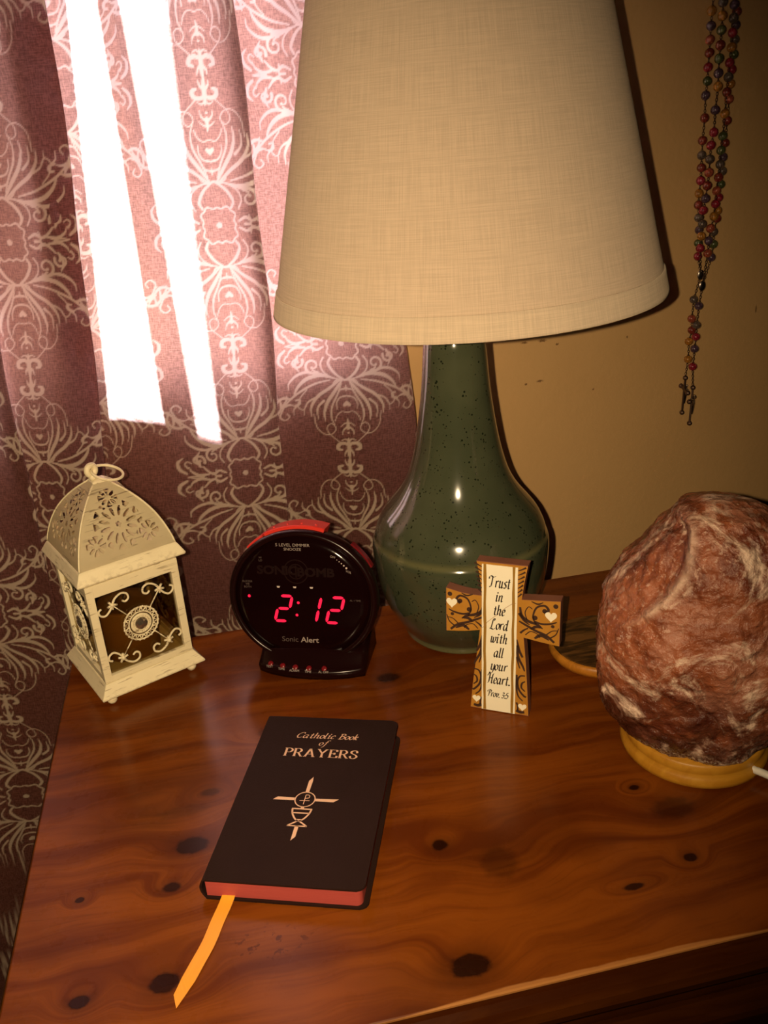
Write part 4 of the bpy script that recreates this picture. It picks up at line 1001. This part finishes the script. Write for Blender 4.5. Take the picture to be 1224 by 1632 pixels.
for txt, y, wd, sz in (('Trust', 109.2, 16.4, 5.6), ('in', 97.6, 5.6, 5.2), ('the', 86.0, 8.6, 5.2), ('Lord', 73.6, 14.0, 5.4), ('with', 62.0, 13.0, 5.2), ('all', 49.4, 7.2, 5.2), ('your', 37.6, 13.0, 5.2), ('Heart.', 25.4, 18.2, 5.4)):
    write(bm, txt, ITAL, F6, -.3, y, sz, N_, .42, .22, wd)
N2 = (1.0 * math.cos(R_(35)), 1.0 * math.sin(R_(35))); write(bm, 'Prov. 3:5', ITAL, F6, -.9, 13.2, 3.7, N2, .3, .22, 16.5, .45)
link('lettering', bm, M_INK, cp)

# ------------------------------------------------------------------ prayer book
bk = thing('prayer_book', 'black leatherette prayer book with red page edges lying flat on the wood', 'book', (.190, .1667, .0003), R_(-20))
BW, BH, BT = 51.0, 81.0, 16.0
bm = bmesh.new()
def rr(x0, x1, y0, y1, r_l, r_r, n=6):
    pts = []
    for cx, cy, a, r in ((x0 + r_l, y0 + r_l, 180, r_l), (x1 - r_r, y0 + r_r, 270, r_r), (x1 - r_r, y1 - r_r, 0, r_r), (x0 + r_l, y1 - r_l, 90, r_l)):
        for k in range(n + 1): pts.append((cx + r * math.cos(R_(a + 90 * k / n)), cy + r * math.sin(R_(a + 90 * k / n))))
    return pts
def slab(bm, pts, z0, z1, bev=.0004):
    a = [bm.verts.new((x * .001, y * .001, z0 * .001)) for x, y in pts]; b = [bm.verts.new((x * .001, y * .001, z1 * .001)) for x, y in pts]
    bm.faces.new(a[::-1]); f = bm.faces.new(b)
    for i in range(len(pts)): bm.faces.new((a[i], a[(i + 1) % len(a)], b[(i + 1) % len(a)], b[i]))
    if bev: bmesh.ops.bevel(bm, geom=[e for e in bm.edges if abs(e.verts[0].co.z - e.verts[1].co.z) < 1e-6], offset=bev, segments=2, affect='EDGES')
slab(bm, rr(-BW, BW, -BH, BH, 1, 5), BT - 1.4, BT); link('front_cover', bm, M_LEATH, bk)
bm = bmesh.new(); slab(bm, rr(-BW, BW + 1.2, -BH - .5, BH + .5, 1, 5), 0.2, 1.6); link('back_cover', bm, M_LEATH, bk)
bm = bmesh.new(); L = []
n = 12
for yy_ in (-BH - .2, -BH + .6, BH - .6, BH + .2):
    r_in = abs(yy_) > BH - .3
    o_ = [(-BW + .6 - (3.6 if not r_in else 3.1) * math.sin(math.pi * i / n), .4 + (BT - .6) * i / n) for i in range(n + 1)]
    i_ = [(-BW + .6 - 1.9 * math.sin(math.pi * i / n), 1.4 + (BT - 2.6) * i / n) for i in range(n + 1)][::-1]
    L.append([bm.verts.new((x * .001, yy_ * .001, z * .001)) for x, z in o_ + i_])
for p, q in zip(L, L[1:]):
    for k in range(len(p)): bm.faces.new((p[k], p[(k + 1) % len(p)], q[(k + 1) % len(q)], q[k]))
bm.faces.new(L[0]); bm.faces.new(L[-1][::-1]); link('spine', bm, M_LEATH, bk, True)
bm = bmesh.new(); slab(bm, rr(-BW + .8, BW - 2.2, -BH + 1.2, BH - 2.0, .5, 4), 1.8, BT - 1.5, 0); link('page_block', bm, M_PAGES, bk)
fb = lambda x, y: (x * .001, y * .001, (BT + .06) * .001)
bm = bmesh.new()
write(bm, 'Catholic Book', ITAL, fb, 0.2, 56.6, 3.7, (.95 * math.cos(R_(20)), .95 * math.sin(R_(20))), .38, .25, 46.5, .5, .14)
write(bm, 'of', ITAL, fb, -1, 48.7, 3.4, (.8, .25), .34, .25, 6.6)
write(bm, 'PRAYERS', ROM, fb, -1.6, 35.8, 5.4, (1.6, 0.0), .5, 0.0, 54.5, .5, .13)
link('lettering', bm, M_FOIL, bk)
bm = bmesh.new(); CX, CY = -2.2, -7.6
poly(bm, [(CX - 1.25, CY + 7.2), (CX + 1.25, CY + 7.2), (CX + 1.6, CY + 18.5), (CX + 1.2, CY + 22.6), (CX - 1.2, CY + 18.2)], fb)
poly(bm, [(CX - 7.4, CY - 1.25), (CX - 7.4, CY + 1.25), (CX - 19.5, CY + 1.5), (CX - 22.4, CY - 1.4)], fb)
poly(bm, [(CX + 7.2, CY + 1.25), (CX + 7.2, CY - 1.25), (CX + 20.0, CY - 1.3), (CX + 23.4, CY + 1.6)], fb)
poly(bm, [(CX - 1.3, CY - 24.3), (CX + 1.3, CY - 24.3), (CX + 1.2, CY - 34.0), (CX - 1.3, CY - 37.6)], fb)
n = 40; ribbon(bm, [np.array((CX + 6.9 * math.cos(2 * math.pi * i / n), CY + 7.0 * math.sin(2 * math.pi * i / n))) for i in range(n + 1)], lambda t: .75, fb)
ribbon(bm, [np.array((CX - .2, CY - 4.6)), np.array((CX - .2, CY + 4.4))], lambda t: .6, fb); ribbon(bm, [np.array((CX - 3.6, CY - 1.2)), np.array((CX + 3.4, CY - 1.0))], lambda t: .55, fb)
ribbon(bm, catmull([(CX - .2, CY + 4.4), (CX + 2.2, CY + 4.1), (CX + 2.4, CY + 1.7), (CX - .2, CY + 1.0)], 6), lambda t: .6, fb)
poly(bm, [(CX - 1.2, CY - 8.6), (CX + 1.2, CY - 8.6), (CX + 1.2, CY - 7.0), (CX - 1.2, CY - 7.0)], fb)
cup = catmull([(CX - 6.6, CY - 9.2), (CX - 5.6, CY - 13.5), (CX - 3.2, CY - 17.8), (CX - .6, CY - 20.2)], 6); ribbon(bm, cup, lambda t: 1.2, fb)
cup2 = [np.array((2 * CX - p[0], p[1])) for p in cup]; ribbon(bm, cup2, lambda t: 1.2, fb)
ribbon(bm, [np.array((CX - 7, CY - 9.0)), np.array((CX + 7, CY - 9.0))], lambda t: 1.1, fb); ribbon(bm, [np.array((CX - 6, CY - 12.8)), np.array((CX + 6, CY - 12.8))], lambda t: 1.1, fb)
poly(bm, [(CX - 2.0, CY - 18.4), (CX + 2.0, CY - 18.4), (CX + 1.6, CY - 20.6), (CX - 1.6, CY - 20.6)], fb)
for sx in (1, -1): ribbon(bm, [np.array((CX + sx * .4, CY - 20.0)), np.array((CX + sx * 6.6, CY - 24.6))], lambda t: 1.1, fb)
ribbon(bm, [np.array((CX - 6.8, CY - 24.6)), np.array((CX + 6.8, CY - 24.6))], lambda t: 1.0, fb)
link('cross_emblem', bm, M_FOIL, bk)
# ribbon marker, in the book's frame
def w2b(x, y):
    c, s = math.cos(R_(20)), math.sin(R_(20)); dx, dy = x - .190, y - .1667; return (dx * c - dy * s, dx * s + dy * c)
me = bpy.data.meshes.new('ribbon_marker'); vs = []; uv = []; fs = []
ctr = [(.1365, .122, .0042), (.1330, .1130, .0041), (.1305, .1075, .0036), (.1265, .0990, .0014), (.1212, .0880, .0006), (.1155, .0740, .0006), (.1085, .0610, .0007), (.1035, .0520, .0006)]
C2 = catmull(ctr, 6)
for i, p in enumerate(C2):
    d = C2[min(i + 1, len(C2) - 1)] - C2[max(i - 1, 0)]; nr = np.array((d[1], -d[0])) / np.hypot(d[0], d[1])
    for sg in (-1, 1):
        q = p[:2] + nr * sg * .0042; bx, by = w2b(*q); vs.append((bx, by, p[2])); uv.append((sg * .003, i * .002, 0))
# slanted cut end
e1 = w2b(.0953, .0445); e2 = w2b(.0967, .0358); a_ = len(vs)
vs += [(*e1, .0006), (*w2b(.1020, .0430), .0006)]; uv += [(-.003, .1, 0), (.003, .1, 0)]
vs += [(*e2, .0006)]; uv += [(0, .11, 0)]
for i in range(len(C2) - 1): fs.append((2 * i, 2 * i + 1, 2 * i + 3, 2 * i + 2))
# keep left / right order for the joint
sideL = len(vs) - 5; sideR = len(vs) - 4
fs.append((sideL, sideR, a_ if False else a_ , a_)) if False else None
_l, _r = np.array(vs[sideL][:2]), np.array(vs[sideR][:2])
if np.hypot(*(_l - np.array(e1))) < np.hypot(*(_r - np.array(e1))): fs.append((sideL, sideR, a_ + 1, a_))
else: fs.append((sideR, sideL, a_ + 1, a_))
fs.append((a_, a_ + 1, a_ + 2))
me.from_pydata(vs, [], fs); me.attributes.new('cloth_uv', 'FLOAT_VECTOR', 'POINT').data.foreach_set('vector', np.array(uv, np.float32).ravel())
rb = link('ribbon_marker', me, M_RIB, bk); rb['label'] = 'orange ribbon bookmark'
md = rb.modifiers.new('thick', 'SOLIDIFY'); md.thickness = .0003; md.offset = 1

# ------------------------------------------------------------------ salt lamp
sl = thing('salt_lamp', 'large rough reddish rock salt lamp on a round yellow wooden base', 'lamp', (.475, .160, 0))
vd = Vector((.475 - CAM.x, .160 - CAM.y, 0)).normalized(); td = Vector((vd.y, -vd.x, 0)); AZ = math.atan2(td.y, td.x)
bm = bmesh.new(); lathe(bm, [(0, .0003), (.0505, .0003), (.0520, .0015), (.0525, .0045), (.0515, .0085), (.0495, .0105), (.0500, .0120), (.0500, .0175), (.0485, .0190), (0, .0190)], 72); link('wooden_base', bm, M_BASE, sl, True)
ZL = [.0165, .024, .040, .060, .087, .110, .1245, .145, .157, .172, .183, .192, .1975]
LF = [.044, .056, .0675, .0725, .0735, .0725, .0705, .0605, .0515, .041, .032, .022, .008]
RT = [.046, .054, .062, .068, .0715, .0705, .068, .062, .0575, .049, .0385, .026, .010]
CXR = [0, 0, 0, 0, 0, 0, 0, 0, 0, 0, 0, 0, 0]
FR = [.046, .052, .057, .061, .063, .062, .060, .0555, .052, .046, .037, .026, .009]
NA, NZ = 340, 250
vs = []; frost = []
top_c = (.006, .1975)
for j in range(NZ + 1):
    u = j / NZ; z = .0165 + (.1975 - .0165) * (1 - (1 - u) ** 1.25)
    l, r, f_ = (float(np.interp(z, ZL, A)) for A in (LF, RT, FR))
    for i in range(NA):
        a = 2 * math.pi * i / NA; c, s = math.cos(a), math.sin(a)
        rad = (r if c > 0 else l); ex = 2.3
        R0 = 1 / ((abs(c) / rad) ** ex + (abs(s) / f_) ** ex) ** (1 / ex)
        x, y = R0 * c, R0 * s                      # x: to the right seen from the room, y: away
        P = Vector((x * 14, y * 14, z * 14))
        side = min(1.0, abs(s) * 1.6 + .12)
        big = noise.fractal(P * .9 + Vector((3.1, 7.7, 1.3)), 1.0, 2.0, 3); med = noise.ridged_multi_fractal(P * 2.2, 1.0, 2.2, 4, 1.0, 2.0); fine = noise.fractal(P * 9, .9, 2.1, 4)
        cell = noise.voronoi(P * 1.6)[0]; fac = (cell[1] - cell[0])
        d = .0055 * big * side - .0022 * (1.2 - med) * .8 + .0012 * fine + .0075 * (min(fac, .35) - .2) * side
        # scooped hollow on the upper left of the front, with a pale ridge to its right
        ridge_x = np.interp(z, [.10, .130, .150, .168, .180, .197], [-.075, -.038, -.022, -.012, -.012, -.014])
        fr = 0.0
        if s < .35:
            dx = x - ridge_x; w = max(0, min(1, (z - .118) / .03)) * max(0, min(1, (.194 - z) / .012))
            if dx < 0: d -= .0085 * w * min(1, -dx / .008) * max(0.0, min(1.0, (.0 - s + .35)))
            fr = w * math.exp(-(dx / .0032) ** 2) * (.6 + .8 * noise.noise(P * 5))
            # bottom dark slanting facet
            q = (z - .030) - .55 * (-x - .0) * .0
        R1 = R0 + d * min(1.0, R0 / .03)
        x, y = R1 * c, R1 * s; zz = z + .0012 * noise.noise(P * 3 + Vector((9, 9, 9))) * min(1, u * 6)
        v = td * x + vd * y; vs.append((v.x, v.y, zz)); frost.append(max(0, min(1, fr)))
fs = []
for j in range(NZ):
    for i in range(NA): a = j * NA + i; b = j * NA + (i + 1) % NA; fs.append((a, b, b + NA, a + NA))
vs.append((0, 0, .0180)); vs.append((0, 0, .1982)); frost += [0, .5]
for i in range(NA): fs.append(((i + 1) % NA, i, len(vs) - 2)); a = NZ * NA; fs.append((a + i, a + (i + 1) % NA, len(vs) - 1))
me = bpy.data.meshes.new('salt_rock'); me.from_pydata(vs, [], fs); me.attributes.new('frost', 'FLOAT', 'POINT').data.foreach_set('value', np.array(frost, np.float32))
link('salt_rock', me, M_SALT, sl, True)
bm = bmesh.new(); tube(bm, [tuple(p) for p in catmull([(.012, -.040, .0075), (.0200, -.0470, .0075), (.0300, -.0600, .0070), (.052, -.090, .0040), (.068, -.13, .0030), (.074, -.16, .0030)], 8)], .0027, 12); link('power_cord', bm, M_CORD, sl, True)

# ------------------------------------------------------------------ wooden coaster behind the rock
co_ = thing('wooden_coaster', 'thin round wooden slice with orange rim, between green lamp and salt lamp', 'coaster', (.4615, .2890, 0))
bm = bmesh.new(); lathe(bm, [(0, .0003), (.0405, .0003), (.0440, .0020), (.0460, .0065), (.0450, .0105), (.0432, .0112), (0, .0112)], 64, 0, 0, 1.0, .97); link('rim', bm, M_COASTE, co_, True)
bm = bmesh.new(); lathe(bm, [(.0425, .0110), (.0425, .0118), (.0418, .0121), (0, .0121)], 64, 0, 0, 1.0, .97); link('top_face', bm, M_COASTT, co_)

# ------------------------------------------------------------------ rosaries
Ls=[(705.8,513.5,"o"),(706.4,500.1,"p"),(706.5,487.5,"k"),(707.0,475.6,"r"),(706.7,462.4,"c"),(707.3,449.6,"g"),(706.4,436.1,"p"),(707.5,414.5,"r"),(707.2,392.6,"r"),(707.6,378.0,"b"),(708.4,365.4,"r"),(708.8,352.3,"c"),(708.2,339.2,"o"),(708.4,327.3,"r"),(710.2,313.8,"b"),(711.9,300.8,"p"),(712.3,286.3,"g"),(712.9,272.1,"c")]
Mi=[(712.8,520.0,"b"),(713.4,508.0,"o"),(713.6,495.3,"g"),(713.7,481.8,"r"),(713.8,469.6,"g"),(714.2,456.1,"p"),(715.0,443.7,"o"),(714.3,421.6,"p"),(714.7,400.2,"c"),(712.8,387.6,"c"),(712.8,374.0,"b"),(713.2,360.5,"k"),(712.4,347.4,"r"),(711.7,334.1,"p"),(710.2,322.0,"c"),(710.4,307.7,"b"),(710.5,295.0,"o"),(710.1,282.1,"c")]
R1=[(725.7,517.2,"p"),(725.9,505.4,"b"),(726.2,492.4,"c"),(726.7,479.2,"o"),(726.0,465.1,"c"),(726.0,451.9,"b"),(725.7,437.9,"r"),(725.7,417.4,"o"),(725.6,395.9,"g"),(725.0,381.9,"g"),(725.5,367.9,"b"),(725.0,354.8,"r"),(724.1,341.2,"k"),(724.3,327.7,"c"),(723.7,314.9,"o"),(720.8,302.4,"k"),(719.9,289.3,"p"),(720.0,275.8,"k")]
R2=[(734.7,511.7,"r"),(734.9,499.7,"p"),(735.2,486.5,"b"),(735.7,473.0,"g"),(735.1,458.8,"c"),(735.1,445.3,"o"),(734.9,431.1,"k"),(734.9,410.3,"r"),(734.8,388.4,"r"),(734.1,374.1,"p"),(734.7,359.9,"b"),(734.3,346.6,"g"),(733.4,332.7,"c"),(733.5,319.0,"o"),(733.4,311.0,"r"),(730.9,296.8,"b"),(731.9,283.4,"g"),(730.7,269.1,"p")]
TA=[(712.4,224.1,"b"),(711.7,202.2,"k"),(713.1,188.8,"r"),(710.5,175.8,"o"),(711.4,154.5,"o")]
TB=[(715.2,217.8,"p"),(714.5,195.9,"b"),(714.9,182.3,"c"),(714.4,168.2,"p"),(714.0,147.0,"c")]
bead_me = {}
def bead_mesh(k):
    if k not in bead_me:
        bm = bmesh.new(); sphere(bm, (0, 0, 0), .0050, 14, 10, (1, 1, .93)); me = bpy.data.meshes.new('bead'); bm.to_mesh(me); bm.free(); me.shade_smooth(); me.materials.append(M_BEAD[k]); bead_me[k] = me
    return bead_me[k]
def chain(bm, pts, r=.00055, pitch=.0026):
    P = [Vector(p) for p in pts]; flip = 0; carry = 0
    for a, b in zip(P, P[1:]):
        L = (b - a).length; n = max(1, int(L / pitch)); d = (b - a) / n
        for i in range(n):
            c = a + d * (i + .5); dn_ = d.normalized(); u = dn_.orthogonal().normalized() if flip else dn_.cross(dn_.orthogonal()).normalized(); flip ^= 1
            l = d.length * .66; w_ = .0011
            tube(bm, [c + dn_ * l * math.cos(q * math.pi / 4) + u * w_ * math.sin(q * math.pi / 4) for q in range(8)], r * .62, 4, True)
def crucifix(o, c, rotz, tilt, H_=.046, W_=.026):
    bm = bmesh.new(); M = Matrix.Translation(c) @ Matrix.Rotation(rotz, 4, 'Z') @ Matrix.Rotation(tilt, 4, 'Y')
    box(bm, -.0017, .0017, -.0009, .0009, -H_ * .62, H_ * .30, .0004, M); box(bm, -W_ / 2, W_ / 2, -.0009, .0009, -.0017, .0017, .0004, M)
    for p in ((-W_ / 2, 0, 0), (W_ / 2, 0, 0), (0, 0, -H_ * .64), (0, 0, H_ * .31)):
        r0 = len(bm.verts); sphere(bm, M @ Vector(p), .0030, 8, 6, (1, 1, 1))
    link('crucifix', bm, M_METAL, o)
    bm = bmesh.new(); tube(bm, [M @ Vector(p) for p in ((0, -.0022, .0035), (0, -.0026, -.004), (.0004, -.0022, -.013), (0, -.0018, -.018))], [.0012, .0016, .0012, .0007], 6)
    tube(bm, [M @ Vector(p) for p in ((-.009, -.0018, .0024), (0, -.0024, -.0002), (.009, -.0018, .0024))], .0007, 6); sphere(bm, M @ Vector((0, -.0028, .0045)), .0014, 8, 6); link('corpus', bm, M_SILV, o)
hook = thing('wall_hook', 'small brass hook on the tan wall from which the rosaries hang', 'hook', (.7215, WY, .700))
bm = bmesh.new(); lathe(bm, [(.010, 0), (.010, .0015), (.006, .003), (0, .003)], 20); bmesh.ops.transform(bm, matrix=Matrix.Rotation(R_(90), 4, 'X'), verts=bm.verts)
tube(bm, [tuple(p) for p in catmull([(0, -.002, 0), (0, -.012, -.001), (0, -.021, -.002), (0, -.025, .004)], 6)], .0018, 8); link('hook_plate', bm, M_BRASS, hook, True)
def rosary(name, label, sA, yA, sB, yB, tail, yT, cpos, crot, medal):
    o = thing(name, label, 'rosary', (.7215, WY - .02, .705), 0, 'rosaries hanging together on the wall'); off = Vector((.7215, WY - .02, .705))
    V = lambda x, y, z: Vector((x, y, z)) - off
    bm = bmesh.new()
    for st_x, yy_ in ((sA, yA), (sB, yB)):
        topz = [(.7215 + (st_x[0][0] * .001 - .7215) * t, WY - .015 + (yy_ - WY + .015) * t, .702 + (st_x[0][1] * .001 - .702) * t) for t in (0, .5, 1)]
        pts = [V(*p) for p in topz[:2]] + [V(x * .001, yy_, z * .001) for x, z, _ in st_x] + [V(*medal)]
        chain(bm, pts)
        for x, z, k in st_x: b = bpy.data.objects.new('bead', bead_mesh(k)); COL.objects.link(b); b.parent = o; b.location = V(x * .001, yy_, z * .001); b.rotation_euler = (random.random() * 6, random.random() * 6, 0)
        for q in range(9):
            t = .12 + q * .095; p = Vector(topz[0]).lerp(Vector(topz[2]), t); b = bpy.data.objects.new('bead', bead_mesh('oprkcgb'[q % 7])); COL.objects.link(b); b.parent = o; b.location = p - off
    pts = [V(*medal)] + [V(x * .001, yT, z * .001) for x, z, _ in tail] + [V(*cpos) + Vector((0, 0, .015))]
    chain(bm, pts); link('chain', bm, M_METAL, o, kind='stuff')
    for x, z, k in tail: b = bpy.data.objects.new('bead', bead_mesh(k)); COL.objects.link(b); b.parent = o; b.location = V(x * .001, yT, z * .001)
    bm = bmesh.new(); sphere(bm, V(medal[0], medal[1] - .001, medal[2]), .0058, 14, 8, (1, 1, 1))
    for v in bm.verts: v.co.y = (v.co.y - V(*medal).y) * .25 + V(*medal).y; v.co.x = (v.co.x - V(*medal).x) * .72 + V(*medal).x
    link('medal', bm, M_SILV, o, True)
    crucifix(o, V(*cpos), *crot)
    return o
rosary('rosary', 'rosary with the left pair of bead strands, its crucifix hanging edge-on', Ls, .612, Mi, .604, TA, .612, (.7095, .612, .118), (R_(78), R_(-3)), (.7160, .608, .2520))
rosary('rosary', 'rosary with the right pair of bead strands, its crucifix facing outward', R1, .604, R2, .6135, TB, .605, (.7175, .607, .1060), (R_(48), R_(4)), (.7175, .6055, .2400))
